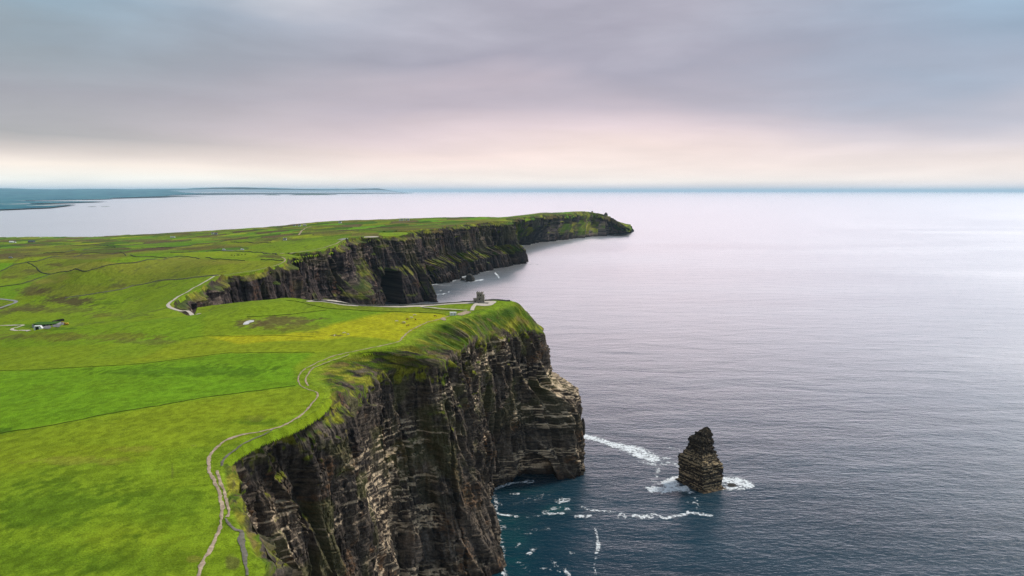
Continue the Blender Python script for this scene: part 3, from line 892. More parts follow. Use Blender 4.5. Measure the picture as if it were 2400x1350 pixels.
# ------------------------------------------------------------------ land sheet on a fan of rays (denser near)
def build_land():
    ang = np.radians(np.concatenate([np.arange(-62, -39, 0.35), np.arange(-39, 12.0, 0.062), np.arange(12, 16, 0.4)]))
    rr = [120.0]
    while rr[-1] < 7500:
        r = rr[-1]
        rr.append(r + max(0.55, r * 0.0026))
    rr = np.array(rr)
    na, nr = len(ang), len(rr)
    dx, dy = np.sin(ang), np.cos(ang)
    # where each ray from the origin crosses the coast
    poly = np.vstack([TP, [[1500, 7600], [-9000, 7600], [-9000, -1500], [-95, -1500]]])
    p = poly; q = np.roll(poly, -1, axis=0)
    inside = np.zeros((nr, na), bool)
    for j in range(na):
        cr1 = p[:, 0] * dy[j] - p[:, 1] * dx[j]; cr2 = q[:, 0] * dy[j] - q[:, 1] * dx[j]
        k = (cr1 > 0) != (cr2 > 0)
        f = cr1[k] / (cr1[k] - cr2[k])
        hx = p[k, 0] + f * (q[k, 0] - p[k, 0]); hy = p[k, 1] + f * (q[k, 1] - p[k, 1])
        rad = np.sort((hx * dx[j] + hy * dy[j]))
        rad = rad[rad > 0]
        inside[:, j] = (np.searchsorted(rad, rr) % 2) == 1
    X = rr[:, None] * dx[None]; Y = rr[:, None] * dy[None]
    # band just outside the edge
    cell = 12.0
    occ = set(map(tuple, np.floor(TP / cell).astype(int)))
    gx0, gy0 = -300, -300
    occ_g = np.zeros((1400, 1400), bool)
    ii = np.floor(TP / cell).astype(int)
    for ddx in (-1, 0, 1):
        for ddy in (-1, 0, 1):
            a = ii[:, 0] - gx0 + ddx; b = ii[:, 1] - gy0 + ddy
            g = (a >= 0) & (a < 1400) & (b >= 0) & (b < 1400)
            occ_g[a[g], b[g]] = True
    a = np.clip(np.floor(X / cell).astype(int) - gx0, 0, 1399); b = np.clip(np.floor(Y / cell).astype(int) - gy0, 0, 1399)
    band = occ_g[a, b] & ~inside
    kd = kdtree.KDTree(len(TP))
    for i, t in enumerate(TP):
        kd.insert((t[0], t[1], 0), i)
    kd.balance()
    use = inside | band
    fu = use[:-1, :-1] & use[1:, :-1] & use[:-1, 1:] & use[1:, 1:]
    need = np.zeros_like(use)
    need[:-1, :-1] |= fu; need[1:, :-1] |= fu; need[:-1, 1:] |= fu; need[1:, 1:] |= fu
    idx = np.nonzero(need.ravel())[0]
    x = X.ravel()[idx]; y = Y.ravel()[idx]
    z = H(x, y)
    far = np.zeros(len(idx))
    bi = np.nonzero(band.ravel()[idx])[0]
    for k in bi:
        d = kd.find((x[k], y[k], 0))[2]
        lim = max(2.2, 0.004 * math.hypot(x[k], y[k]))
        z[k] -= 0.25 + min(d, lim * 2) * 2.0
        far[k] = d > lim
    colr = land_colour(x, y, z)
    m = np.full(na * nr, -1, np.int64); m[idx] = np.arange(len(idx))
    f = m[grid_faces(nr, na, fu)]
    f = f[(z[f].max(axis=1) > -3.0) & (far[f].max(axis=1) < 0.5)]
    V, f, colr = compact(np.stack([x, y, z], 1), f, colr)
    me = mesh_np('land', V, f, M_LAND, colr, flat=False)
    link('land', me, kind='structure', label='green clifftop pasture running back to the low fields')


build_land()


# ------------------------------------------------------------------ sea
def build_sea():
    ang = np.radians(np.concatenate([np.arange(-180, -40, 4.0), np.arange(-40, 40, 0.25), np.arange(40, 180, 4.0)]))
    rr = np.concatenate([[2.0], np.geomspace(60, 420, 20)[:-1], np.arange(420, 900, 2.5), np.geomspace(900, 320000, 150)])
    X = rr[:, None] * np.sin(ang)[None]; Y = rr[:, None] * np.cos(ang)[None]
    sh = np.zeros_like(X)
    for p, rx, ry, k in [((1300, 1196), 26, 9, 0.9), ((1195, 1258), 40, 26, 0.55), ((1190, 1222), 50, 12, 0.5), ((1230, 1150), 60, 9, 0.3), ((1200, 1320), 40, 22, 0.4), ((1600, 1150), 18, 7, 0.35), ((1320, 1185), 14, 10, 0.4)]:
        cx, cy = at(p[0], p[1], 0.0)
        e = 2.1
        q = ((X - cx) / (rx / e)) ** 2 + ((Y - cy) / (ry / e * 2.3)) ** 2
        sh = np.maximum(sh, k * np.exp(-q) * (0.2 + 1.2 * fbm2(X / 9, Y / 9, 3, 5)))
    V = np.stack([X, Y, np.zeros_like(X)], -1).reshape(-1, 3)
    me = mesh_np('sea', V, grid_faces(len(rr), len(ang), wrap=True)[:, ::-1], M_SEA, attrs={'shallow': (sh * 0.4).clip(0, 1)})
    link('sea', me, kind='structure', label='calm rippled Atlantic water reflecting the cloud')


build_sea()


# ------------------------------------------------------------------ the low coast across the bay
def at0(p):
    x, y = at(p[0], p[1], 0.0)
    return float(x), float(y)


def build_far_shore():
    coast = [(-500, 506), (-150, 499), (0, 494), (60, 491.5), (118, 489), (140, 486.5), (182, 481.3), (150, 481), (80, 480.5), (76, 479.5), (150, 477.5), (255, 473.8),
             (200, 473), (60, 471.8), (62, 470.8), (230, 468.6), (270, 467.4), (255, 466.5), (320, 464.8), (392, 463.2), (405, 462), (494, 461.0), (440, 459.8), (395, 458.6), (470, 457.3), (560, 456.2), (700, 455.3), (850, 454.4), (948, 453.6)]
    P = np.array([at0(p) for p in coast])
    P = np.vstack([P, [[-13000, 105000], [-160000, 105000], [-60000, 8000]]])
    ang = np.radians(np.arange(-48, -8.2, 0.06))
    rr = np.geomspace(8500, 110000, 420)
    X = rr[:, None] * np.sin(ang)[None]; Y = rr[:, None] * np.cos(ang)[None]
    ins = in_poly(X.ravel(), Y.ravel(), P).reshape(X.shape)
    px, py, d = to_px(X, Y, X * 0)
    deg = np.degrees(np.arctan2(X, Y))
    n = fbm2(X / 5200, Y / 9000, 5, 811)
    lat = (px - 0) / 950.0
    ridge = 420 + 220 * np.exp(-((px - 545) / 130.0) ** 2) + 140 * np.exp(-((px - 870) / 70.0) ** 2) + 160 * (n - 0.5)
    ridge = ridge * smooth(965, 880, px)
    Z = 6 + 26 * n + smooth(26000, 74000, np.hypot(X, Y)) * ridge * (0.8 + 0.4 * n)
    c1 = np.array([0.020, 0.145, 0.190]); c2 = np.array([0.055, 0.17, 0.19]); c3 = np.array([0.012, 0.10, 0.15])  # haze blue mixed into the land colours
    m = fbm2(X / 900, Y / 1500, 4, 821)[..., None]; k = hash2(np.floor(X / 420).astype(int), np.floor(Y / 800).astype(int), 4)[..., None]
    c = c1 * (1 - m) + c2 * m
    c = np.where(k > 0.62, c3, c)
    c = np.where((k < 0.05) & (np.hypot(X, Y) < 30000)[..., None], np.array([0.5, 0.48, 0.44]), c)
    # dark tidal rock along the water
    keep = ins[:-1, :-1] & ins[1:, 1:] & ins[1:, :-1] & ins[:-1, 1:]
    er = ins.copy()
    for _ in range(3):
        e2 = er.copy(); e2[1:] &= er[:-1]; e2[:-1] &= er[1:]; e2[:, 1:] &= er[:, :-1]; e2[:, :-1] &= er[:, 1:]; er = e2
    c = np.where((ins & ~er)[..., None] & (np.hypot(X, Y) < 24000)[..., None], np.array([0.045, 0.05, 0.05]), c)
    f = grid_faces(len(rr), len(ang), keep)
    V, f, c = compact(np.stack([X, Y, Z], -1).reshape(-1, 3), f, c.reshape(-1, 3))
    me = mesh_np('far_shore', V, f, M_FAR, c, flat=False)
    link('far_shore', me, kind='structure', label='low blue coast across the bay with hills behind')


M_FAR = mat_attr('far_fields', 0.95, 0.002, 0.8, 1.2, 0, 1, 0.05)
build_far_shore()


def islet(name, label, cx, cy, lx, ly, h, seed):
    """a low rocky island: rounded irregular slab standing out of the sea"""
    nr, nc = 14, 56
    th = np.linspace(0, 2 * np.pi, nc, endpoint=False)
    r = np.linspace(0, 1, nr)
    irr = 0.75 + 0.5 * fbm2(np.cos(th) * 1.6 + seed, np.sin(th) * 1.6, 4, seed)
    X = cx + lx * r[:, None] * (np.cos(th) * irr)[None]; Y = cy + ly * r[:, None] * (np.sin(th) * irr)[None]
    Z = h * (1 - r[:, None] ** 2.2) * (0.6 + 0.8 * fbm2(X / lx * 3 + seed, Y / ly * 3, 3, seed)) - 0.6
    c = np.where((r < 0.72)[:, None, None], np.array([0.07, 0.09, 0.035]), np.array([0.05, 0.05, 0.045])) * (0.7 + 0.6 * fbm2(X / lx * 9, Y / ly * 9, 3, 3))[..., None]
    me = mesh_np(name, np.stack([X, Y, Z], -1).reshape(-1, 3), grid_faces(nr, nc, wrap=True), M_FAR, c.reshape(-1, 3), flat=False)
    link(name, me, kind='structure', label=label)


for i, (px, py, wpx, tpx, lab) in enumerate([
        (640, 457.5, 17, 1.6, 'small dark islet left of the long low island'), (735, 457.0, 52, 3.0, 'long low dark island out in the bay'),
        (216, 484.6, 7, 0.7, 'small dark skerry off the grassy spit'), (246, 484.4, 8, 0.5, 'flat thin skerry farthest from the spit')]):
    x, y = at0((px, py))
    sc = math.hypot(x, y) / F
    islet('islet', lab, x, y, wpx * sc, wpx * sc * 1.6, tpx * sc * 0.8, i + 3)


# ------------------------------------------------------------------ dropping pixels of the photo onto the ground
_tt = np.concatenate([np.geomspace(150, 7200, 700)])


def ground(px, py):
    """first place where the sight line through a photo pixel meets the turf"""
    u, fy, fz = ray(px, py)
    X = u * _tt; Y = fy * _tt; Z = CAM_H + fz * _tt
    h = H(X, Y)
    k = np.nonzero(Z < h)[0]
    if not len(k):
        i = np.argmin(Z - h)
        return np.array([X[i], Y[i], h[i]])
    i = max(k[0], 1)
    a = Z[i - 1] - h[i - 1]; b = Z[i] - h[i]
    f = a / (a - b + 1e-9)
    t = _tt[i - 1] * (1 - f) + _tt[i] * f
    x, y = float(u * t), float(fy * t)
    return np.array([x, y, float(H(np.array([x]), np.array([y]))[0])])


def trace(pts):
    return np.array([ground(*p) for p in pts])


def resample(P, step):
    C = crom(P[:, :2], 10) if len(P) > 2 else P[:, :2]
    L = np.concatenate([[0], np.cumsum(np.linalg.norm(np.diff(C, axis=0), axis=1))])
    s = np.linspace(0, L[-1], max(2, int(L[-1] / step) + 1))
    return np.stack([np.interp(s, L, C[:, 0]), np.interp(s, L, C[:, 1])], 1), s


def strip(name, label, pts, width, mat, lift=0.3, step=None, wob=0.25, seed=1, world=False):
    P = np.array(pts, float) if world else trace(pts)
    d = np.median(np.hypot(P[:, 0], P[:, 1]))
    Q, s = resample(P, step or max(0.8, d / 420))
    n = normals_xy(Q)
    w = np.interp(np.linspace(0, 1, len(Q)), np.linspace(0, 1, len(width)), width) if hasattr(width, '__len__') else np.full(len(Q), width)
    wl = w * 0.5 * (1 + wob * 2 * (fbm2(s / (3 * w.mean()), s * 0, 3, seed) - 0.5) * 2)
    wr = w * 0.5 * (1 + wob * 2 * (fbm2(s / (3 * w.mean()), s * 0 + 9, 3, seed) - 0.5) * 2)
    K = 5
    rows = []
    for k in range(K):
        f = k / (K - 1)
        o = -wl * (1 - f) + wr * f
        x = Q[:, 0] + n[:, 0] * o; y = Q[:, 1] + n[:, 1] * o
        rows.append(np.stack([x, y, H(x, y) + lift * (1.0 if 0 < k < K - 1 else 0.75)], 1))
    V = np.stack(rows, 1).reshape(-1, 3)
    me = mesh_np(name, V, grid_faces(len(Q), K), mat, flat=False)
    return link(name, me, kind='structure', label=label)


def paved(name, label, poly, mat, lift=0.3):
    P = trace(poly)
    c = P.mean(0)
    rings = 6
    V = [c]; 
    Q, _ = resample(np.vstack([P, P[:1]]), 3.0)
    Q = Q[:-1]
    vs = [np.array([[c[0], c[1]]])]
    for k in range(1, rings + 1):
        vs.append(c[:2] + (Q - c[:2]) * k / rings)
    xy = np.vstack(vs)
    z = H(xy[:, 0], xy[:, 1]) + lift
    n = len(Q)
    tri = []
    for i in range(n):
        tri.append((0, 1 + i, 1 + (i + 1) % n))
        for k in range(rings - 1):
            a = 1 + k * n + i; b = 1 + k * n + (i + 1) % n; c_ = a + n; d = b + n
            tri += [(a, c_, b), (b, c_, d)]
    me = mesh_np(name, np.column_stack([xy, z]), np.array(tri), mat, flat=False)
    return link(name, me, kind='structure', label=label)


M_DIRT = mat_plain('trodden_earth', (0.36, 0.275, 0.19), 0.95, 0.45, 0.45, 0.1, 0.05)
M_MUD = mat_plain('muddy_track', (0.15, 0.135, 0.105), 0.95, 0.45, 0.4, 0.1, 0.05)
M_PAVE = mat_plain('pale_flagstone', (0.52, 0.45, 0.37), 0.9, 0.16, 0.5, 0.03, 0.1)
M_TAR = mat_plain('grey_tarmac', (0.26, 0.25, 0.25), 0.9, 0.2, 0.3, 0.02, 0.1)
M_PALE = mat_plain('pale_patch_surface', (0.55, 0.53, 0.50), 0.9, 0.35, 0.35, 0.1, 0.1)

CLIFF_PATH = [(462, 1352), (475, 1320), (496, 1285), (514, 1241), (521, 1196), (514, 1160), (500, 1125), (489, 1098), (490, 1074), (508, 1048), (535, 1030), (566, 1020), (610, 1012), (648, 1003), (680, 990), (708, 972), (728, 950), (744, 930), (740, 919),
              (722, 913), (704, 903), (699, 889), (703, 877), (714, 866), (730, 857), (756, 845), (784, 834), (815, 827), (847, 820), (892, 811), (934, 801), (943, 792), (957, 778), (975, 768), (998, 757), (1020, 751), (1040, 745), (1056, 740)]
strip('clifftop_path', 'trodden brown footpath winding along the cliff edge', CLIFF_PATH, [1.1, 1.1, 1.7, 0.9, 0.8, 1.3, 1.3, 1.3, 1.6], M_DIRT, 0.26, 0.7, 0.6)
strip('side_path', 'narrow rocky footpath nearer the cliff edge at the lower left', [(508, 1104), (512, 1118), (517, 1132), (524, 1150), (530, 1172), (536, 1200), (533, 1213)], 1.0, M_DIRT, 0.28, 0.8, 0.5, 3)
strip('side_path', 'grey worn track across the grassy nose at the bottom', [(528, 1216), (538, 1230), (552, 1242), (565, 1246), (567, 1262), (570, 1285), (575, 1310), (579, 1350)], [0.8, 0.9, 1.9, 1.5, 1.2, 0.8], M_MUD, 0.28, 0.8, 0.4, 4)
strip('side_path', 'grey loop track between the footpath and the brink', [(519, 1093), (523, 1080), (536, 1066), (552, 1055), (566, 1043), (590, 1031), (615, 1021), (640, 1007)], [0.8, 1.0, 0.8, 0.6], M_MUD, 0.28, 0.8, 0.4, 5)
strip('side_path', 'second thin track beside the footpath above the hollow', [(722, 905), (716, 890), (722, 878), (732, 864), (745, 858), (775, 846), (800, 838), (818, 831)], 0.9, M_DIRT, 0.22, 0.9, 0.4, 6)
strip('promenade', 'wide pale paved walk along the far edge of the headland', [(718, 706.5), (745, 704.5), (775, 704.5), (800, 709), (830, 714.5), (870, 717.2), (930, 719), (990, 717), (1030, 714), (1070, 711.4), (1105, 709.6), (1118, 709.2)], [5, 7, 7, 6, 7, 7, 8, 9], M_PAVE, 0.35, 2.0, 0.05)
strip('promenade', 'thin lower branch of the pale paved walk', [(722, 707), (760, 707.5), (800, 714), (840, 717.5)], 3.0, M_PAVE, 0.3, 2.0, 0.05)
strip('promenade', 'pale branch walk below the small green lawn', [(985, 718.5), (1010, 721), (1040, 724), (1070, 726), (1095, 727)], 3.0, M_PAVE, 0.3, 2.0, 0.05)
strip('promenade', 'short pale walk rising to the stone tower', [(1106, 728), (1108, 722), (1113, 715), (1121, 709.5)], [4.2, 4.0, 4.2, 5.0], M_PAVE, 0.4, 1.5, 0.05)
paved('tower_terrace', 'pale paved half-round terrace beside the stone tower', [(1114, 715.5), (1118, 711), (1130, 707), (1146, 705.8), (1163, 706.8), (1160, 711), (1153, 715.5), (1140, 717.5), (1125, 717)], M_PAVE, 0.32)
paved('worn_ground', 'bare trodden earth where the paths meet below the tower', [(1068, 738), (1080, 733), (1092, 729), (1104, 732), (1094, 736), (1082, 740)], M_DIRT, 0.3)
paved('worn_ground', 'small bare patch at the bend of the clifftop path', [(1032, 749), (1038, 744), (1046, 749), (1042, 752)], M_DIRT, 0.3)
strip('bay_path', 'pale path rounding the head of the inlet', [(466, 737), (446, 733.5), (424, 729), (403, 723), (394, 716), (398, 709), (410, 701), (428, 690), (446, 680), (462, 671), (480, 661), (492, 654), (503, 647)], [4.4, 4.4, 4.4, 4.0, 4.4, 3.4, 4.6, 3.0], M_PAVE, 0.4, 2.0, 0.12)
strip('bay_path', 'thin brown path along the second cliff top', [(508, 646), (545, 642), (592, 635), (637, 624.5), (664, 614.5), (668, 608), (660, 603)], 2.6, M_DIRT, 0.4, 3.0, 0.3)
strip('bay_path', 'thin brown path climbing to the viewing platform', [(655, 595), (690, 592.5), (735, 586), (770, 577), (795, 567), (812, 560)], 4.0, M_DIRT, 0.5, 4.0, 0.25)
paved('viewing_platform', 'long pale paved viewing platform on the cave headland', [(853, 555.6), (868, 554.6), (886, 554.8), (884, 556.2), (856, 556.8)], M_PAVE, 0.6)
paved('viewing_platform', 'small grey paved spot left of the long platform', [(790, 562), (802, 559.5), (816, 559), (806, 562)], M_TAR, 0.6)
strip('road', 'grey hairpin road at the left edge', [(-40, 697), (0, 701), (22, 703.5), (38, 707.5), (22, 714.5), (0, 722), (-40, 734)], 5.0, M_TAR, 0.5, 2.5, 0.05)
strip('road', 'pale path into the visitor centre from the left', [(-40, 764), (0, 763.5), (30, 762.6), (54, 762.4), (42, 767), (28, 772.5), (50, 774.5), (70, 775.5)], 4.0, M_PAVE, 0.4, 2.0, 0.1)
strip('road', 'far pale lane between the fields', [(700, 551), (712, 538), (730, 530)], 6.0, M_DIRT, 0.8, 8.0, 0.1)
strip('road', 'short grey farm lane between two white vans', [(520, 586.6), (545, 587.0), (572, 586.2)], 7.0, M_TAR, 0.6, 4.0, 0.1)
paved('pale_patch', 'white patch in the brown heath hollow', [(569, 761.5), (573, 756), (582, 752), (594, 751), (595, 754.5), (586, 757), (581, 761)], M_PALE, 0.35)  # matte pale patch draped just above the turf


# ------------------------------------------------------------------ small builders
class MB:
    """collects solids in one mesh"""
    def __init__(s):
        s.v = []; s.f = []

    def box(s, c, d, rz=0.0, taper=1.0, jitter=0.0, rng=None):
        x, y, z = d[0] / 2, d[1] / 2, d[2]
        b = len(s.v)
        for dz, k in ((0, 1.0), (z, taper)):
            for sx, sy in ((-1, -1), (1, -1), (1, 1), (-1, 1)):
                px, py = sx * x * k, sy * y * k
                if jitter and rng:
                    px += rng.uniform(-jitter, jitter); py += rng.uniform(-jitter, jitter)
                qx = px * math.cos(rz) - py * math.sin(rz); qy = px * math.sin(rz) + py * math.cos(rz)
                s.v.append((c[0] + qx, c[1] + qy, c[2] + dz))
        s.f += [[b + i for i in q] for q in ((0, 3, 2, 1), (4, 5, 6, 7), (0, 1, 5, 4), (1, 2, 6, 5), (2, 3, 7, 6), (3, 0, 4, 7))]
        return s

    def prism(s, pts, y0, y1):
        """outline in x-z pushed along y"""
        b = len(s.v); n = len(pts)
        for y in (y0, y1):
            for x, z in pts:
                s.v.append((x, y, z))
        s.f.append([b + i for i in range(n)]); s.f.append([b + n + i for i in reversed(range(n))])
        for i in range(n):
            j = (i + 1) % n
            s.f.append([b + i, b + n + i, b + n + j, b + j])
        return s

    def tube(s, p, q, r0, r1=None, n=8):
        r1 = r0 if r1 is None else r1
        p = Vector(p); q = Vector(q); a = (q - p).normalized()
        u = a.orthogonal().normalized(); w = a.cross(u)
        b = len(s.v)
        for c, r in ((p, r0), (q, r1)):
            for i in range(n):
                t = 2 * math.pi * i / n
                s.v.append(tuple(c + u * math.cos(t) * r + w * math.sin(t) * r))
        for i in range(n):
            j = (i + 1) % n
            s.f.append([b + i, b + j, b + n + j, b + n + i])
        s.f.append([b + i for i in reversed(range(n))]); s.f.append([b + n + i for i in range(n)])
        return s

    def build(s, name, mat, parent=None, bevel=0.0, **props):
        me = bpy.data.meshes.new(name)
        me.from_pydata(s.v, [], s.f); me.update(); me.materials.append(mat)
        o = link(name, me, parent, **props)
        if bevel:
            m = o.modifiers.new('bevel', 'BEVEL'); m.width = bevel; m.segments = 2; m.limit_method = 'ANGLE'
        return o


def empty(name, loc, rz, label, cat, group=None):
    o = bpy.data.objects.new(name, None)
    COL.objects.link(o)
    o.location = [float(v) for v in loc]; o.rotation_euler = (0, 0, rz)
    o['label'] = label; o['category'] = cat
    if group:
        o['group'] = group
    o.empty_display_size = 0.5
    return o


def copy_thing(o, loc, rz, label, scale=1.0):
    c = o.copy(); COL.objects.link(c)
    c.location = [float(v) for v in loc]; c.rotation_euler = (0, 0, rz); c['label'] = label
    c.scale = (scale,) * 3
    for ch in list(o.children):
        d = ch.copy(); COL.objects.link(d); d.parent = c
        for g in list(ch.children):
            e = g.copy(); COL.objects.link(e); e.parent = d
    return c


M_STONE = mat_plain('grey_tower_stone', (0.23, 0.205, 0.17), 0.9, 0.45, 1.3, 0.06, 0.15)
M_STONE2 = mat_plain('dark_wall_stone', (0.062, 0.060, 0.042), 0.9, 0.5, 1.0, 0.08, 0.1)
M_STONE3 = mat_plain('grey_wall_stone', (0.15, 0.14, 0.118), 0.9, 0.5, 0.8, 0.08, 0.1)
M_BANK = mat_plain('overgrown_bank', (0.070, 0.100, 0.014), 0.95, 0.5, 0.6, 0.1, 0.05)
M_DARK = mat_plain('dark_opening', (0.012, 0.012, 0.014), 0.6, 0.2, 1.0)
M_WHITE = mat_plain('white_render', (0.74, 0.73, 0.70), 0.8, 0.06, 0.6)
M_SLATE = mat_plain('blue_grey_slate', (0.085, 0.095, 0.115), 0.6, 0.25, 0.8)
M_GLASS = mat_plain('dark_window_glass', (0.03, 0.04, 0.05), 0.12, 0.1, 1.0, 0, 0.6)
M_YEL = mat_plain('yellow_machine_paint', (0.75, 0.42, 0.03), 0.5, 0.12, 1.0)
M_BLACK = mat_plain('black_rubber', (0.02, 0.02, 0.02), 0.8, 0.2, 1.0)
M_CONC = mat_plain('grey_concrete', (0.36, 0.34, 0.33), 0.85, 0.2, 0.8, 0.02)
M_YARD = mat_plain('wet_grey_yard', (0.16, 0.15, 0.145), 0.9, 0.35, 0.3, 0.02)
M_GRN = mat_plain('turf_roof', (0.055, 0.125, 0.02), 0.95, 0.35, 0.5, 0.1, 0.05)
M_METAL = mat_plain('galvanised_metal', (0.30, 0.32, 0.35), 0.45, 0.15, 1.0)


# ------------------------------------------------------------------ the stone tower on the headland
def stone_tower():
    g = ground(1125, 709.0)
    t = empty('stone_tower', g, math.radians(-8), 'grey battlemented stone tower standing on the headland terrace', 'tower')
    rng = random.Random(2)
    keep = MB()
    # coursed wall with a battered foot, eight-sided front
    def oct_(w, d, z, ch):
        return [(-w + ch, -d, z), (w - ch, -d, z), (w, -d + ch, z), (w, d - ch, z), (w - ch, d, z), (-w + ch, d, z), (-w, d - ch, z), (-w, -d + ch, z)]
    rings = [oct_(3.7, 3.7, -1.0, 0.7), oct_(3.6, 3.6, 1.2, 0.7), oct_(3.3, 3.3, 1.5, 0.6), oct_(3.3, 3.3, 6.2, 0.6), oct_(3.45, 3.45, 6.3, 0.6), oct_(3.45, 3.45, 6.6, 0.6), oct_(3.25, 3.25, 6.7, 0.6), oct_(3.25, 3.25, 10.2, 0.6), oct_(3.5, 3.5, 10.4, 0.6), oct_(3.5, 3.5, 10.9, 0.6)]
    for r in rings:
        keep.v += r
    for k in range(len(rings) - 1):
        for i in range(8):
            j = (i + 1) % 8
            keep.f.append([k * 8 + i, k * 8 + j, k * 8 + 8 + j, k * 8 + 8 + i])
    keep.f.append([(len(rings) - 1) * 8 + i for i in range(8)])
    kp = keep.build('keep', M_STONE, t, 0.05)
    for k in range(4):
        a = k * math.pi / 2
        for i in range(4):
            u = -2.7 + i * 1.8
            x, y = u, -3.25
            MB().box((x * math.cos(a) - y * math.sin(a), x * math.sin(a) + y * math.cos(a), 10.9), (0.95, 0.5, 1.1 + rng.uniform(-0.1, 0.1)), a).build('merlon', M_STONE, kp)
    tur = MB()
    tur.box((3.9, -1.0, -1.0), (2.6, 3.0, 9.2)); tur.box((3.9, -1.0, 8.2), (2.9, 3.3, 0.4))
    for sx in (-1, 0, 1):
        tur.box((3.9 + sx * 1.1, -2.45, 8.6), (0.6, 0.4, 0.7)); tur.box((3.9 + sx * 1.1, 0.45, 8.6), (0.6, 0.4, 0.7))
    tur.build('stair_turret', M_STONE, t, 0.05)
    an = MB()
    an.box((-5.0, -0.4, -1.0), (3.8, 4.6, 5.4)); an.box((-5.0, -0.4, 4.4), (4.1, 4.9, 0.35))
    an.box((-6.7, -2.5, 4.75), (0.6, 0.4, 0.7)); an.box((-5.2, -2.5, 4.75), (0.6, 0.4, 0.7)); an.box((-3.7, -2.5, 4.75), (0.6, 0.4, 0.7))
    ao = an.build('annex', M_STONE, t, 0.05)
    MB().box((-5.0, -2.72, 0.2), (1.0, 0.1, 2.0)).build('door', M_DARK, ao)
    for x, z, w, h in ((-1.3, 7.6, 0.9, 1.7), (1.3, 7.6, 0.9, 1.7), (0.0, 3.2, 1.2, 1.9), (1.6, 4.6, 0.6, 1.2)):
        fr = MB().box((x, -3.42, z), (w + 0.35, 0.32, h + 0.35)).build('window_surround', M_STONE, t)
        MB().box((x, -3.585, z + 0.12), (w, 0.06, h)).build('pane', M_DARK, fr)
    st = MB()
    for k, r in enumerate((8.6, 7.4, 6.2)):
        st.box((4.6, -4.6, -0.6 + 0.30 * k), (r * 1.6, r * 0.8, 0.75))
    st.build('steps', M_STONE3, t)


stone_tower()


# ------------------------------------------------------------------ dry-stone walls and banks between the fields
def wall(name, label, pts, h, w, mat, group=None, seed=1, world=None, cat='wall', gap=0.0):
    P = np.array(world, float) if world is not None else trace(pts)
    d = np.median(np.hypot(P[:, 0], P[:, 1]))
    Q, s = resample(P, max(1.0, d / 500))
    n = normals_xy(Q)
    # gentle wander, uneven top
    off = (fbm2(s / 14, s * 0, 3, seed) - 0.5) * 1.6 * w
    hh = h * (0.75 + 0.5 * fbm2(s / 5, s * 0 + 3, 3, seed + 4))
    if gap:
        hh = hh * np.where(fbm2(s / 30, s * 0 + 5, 2, seed) > 0.5 + 0.5 * (0.5 - gap), 1.0, 0.25)
    C = Q + n * off[:, None]
    z = H(C[:, 0], C[:, 1])
    prof = [(-0.62, -0.4), (-0.5, 0.25), (-0.36, 0.9), (-0.16, 1.0), (0.16, 1.0), (0.36, 0.9), (0.5, 0.25), (0.62, -0.4)]
    V = np.stack([np.stack([C[:, 0] + n[:, 0] * a * w, C[:, 1] + n[:, 1] * a * w, z + b * hh], 1) for a, b in prof], 1)
    V += (np.random.RandomState(seed).rand(*V.shape) - 0.5) * 0.12 * w
    me = mesh_np(name, V.reshape(-1, 3), grid_faces(len(Q), len(prof)), mat, flat=True)
    o = link(name, me, label=label, category=cat)
    if group:
        o['group'] = group
    return o


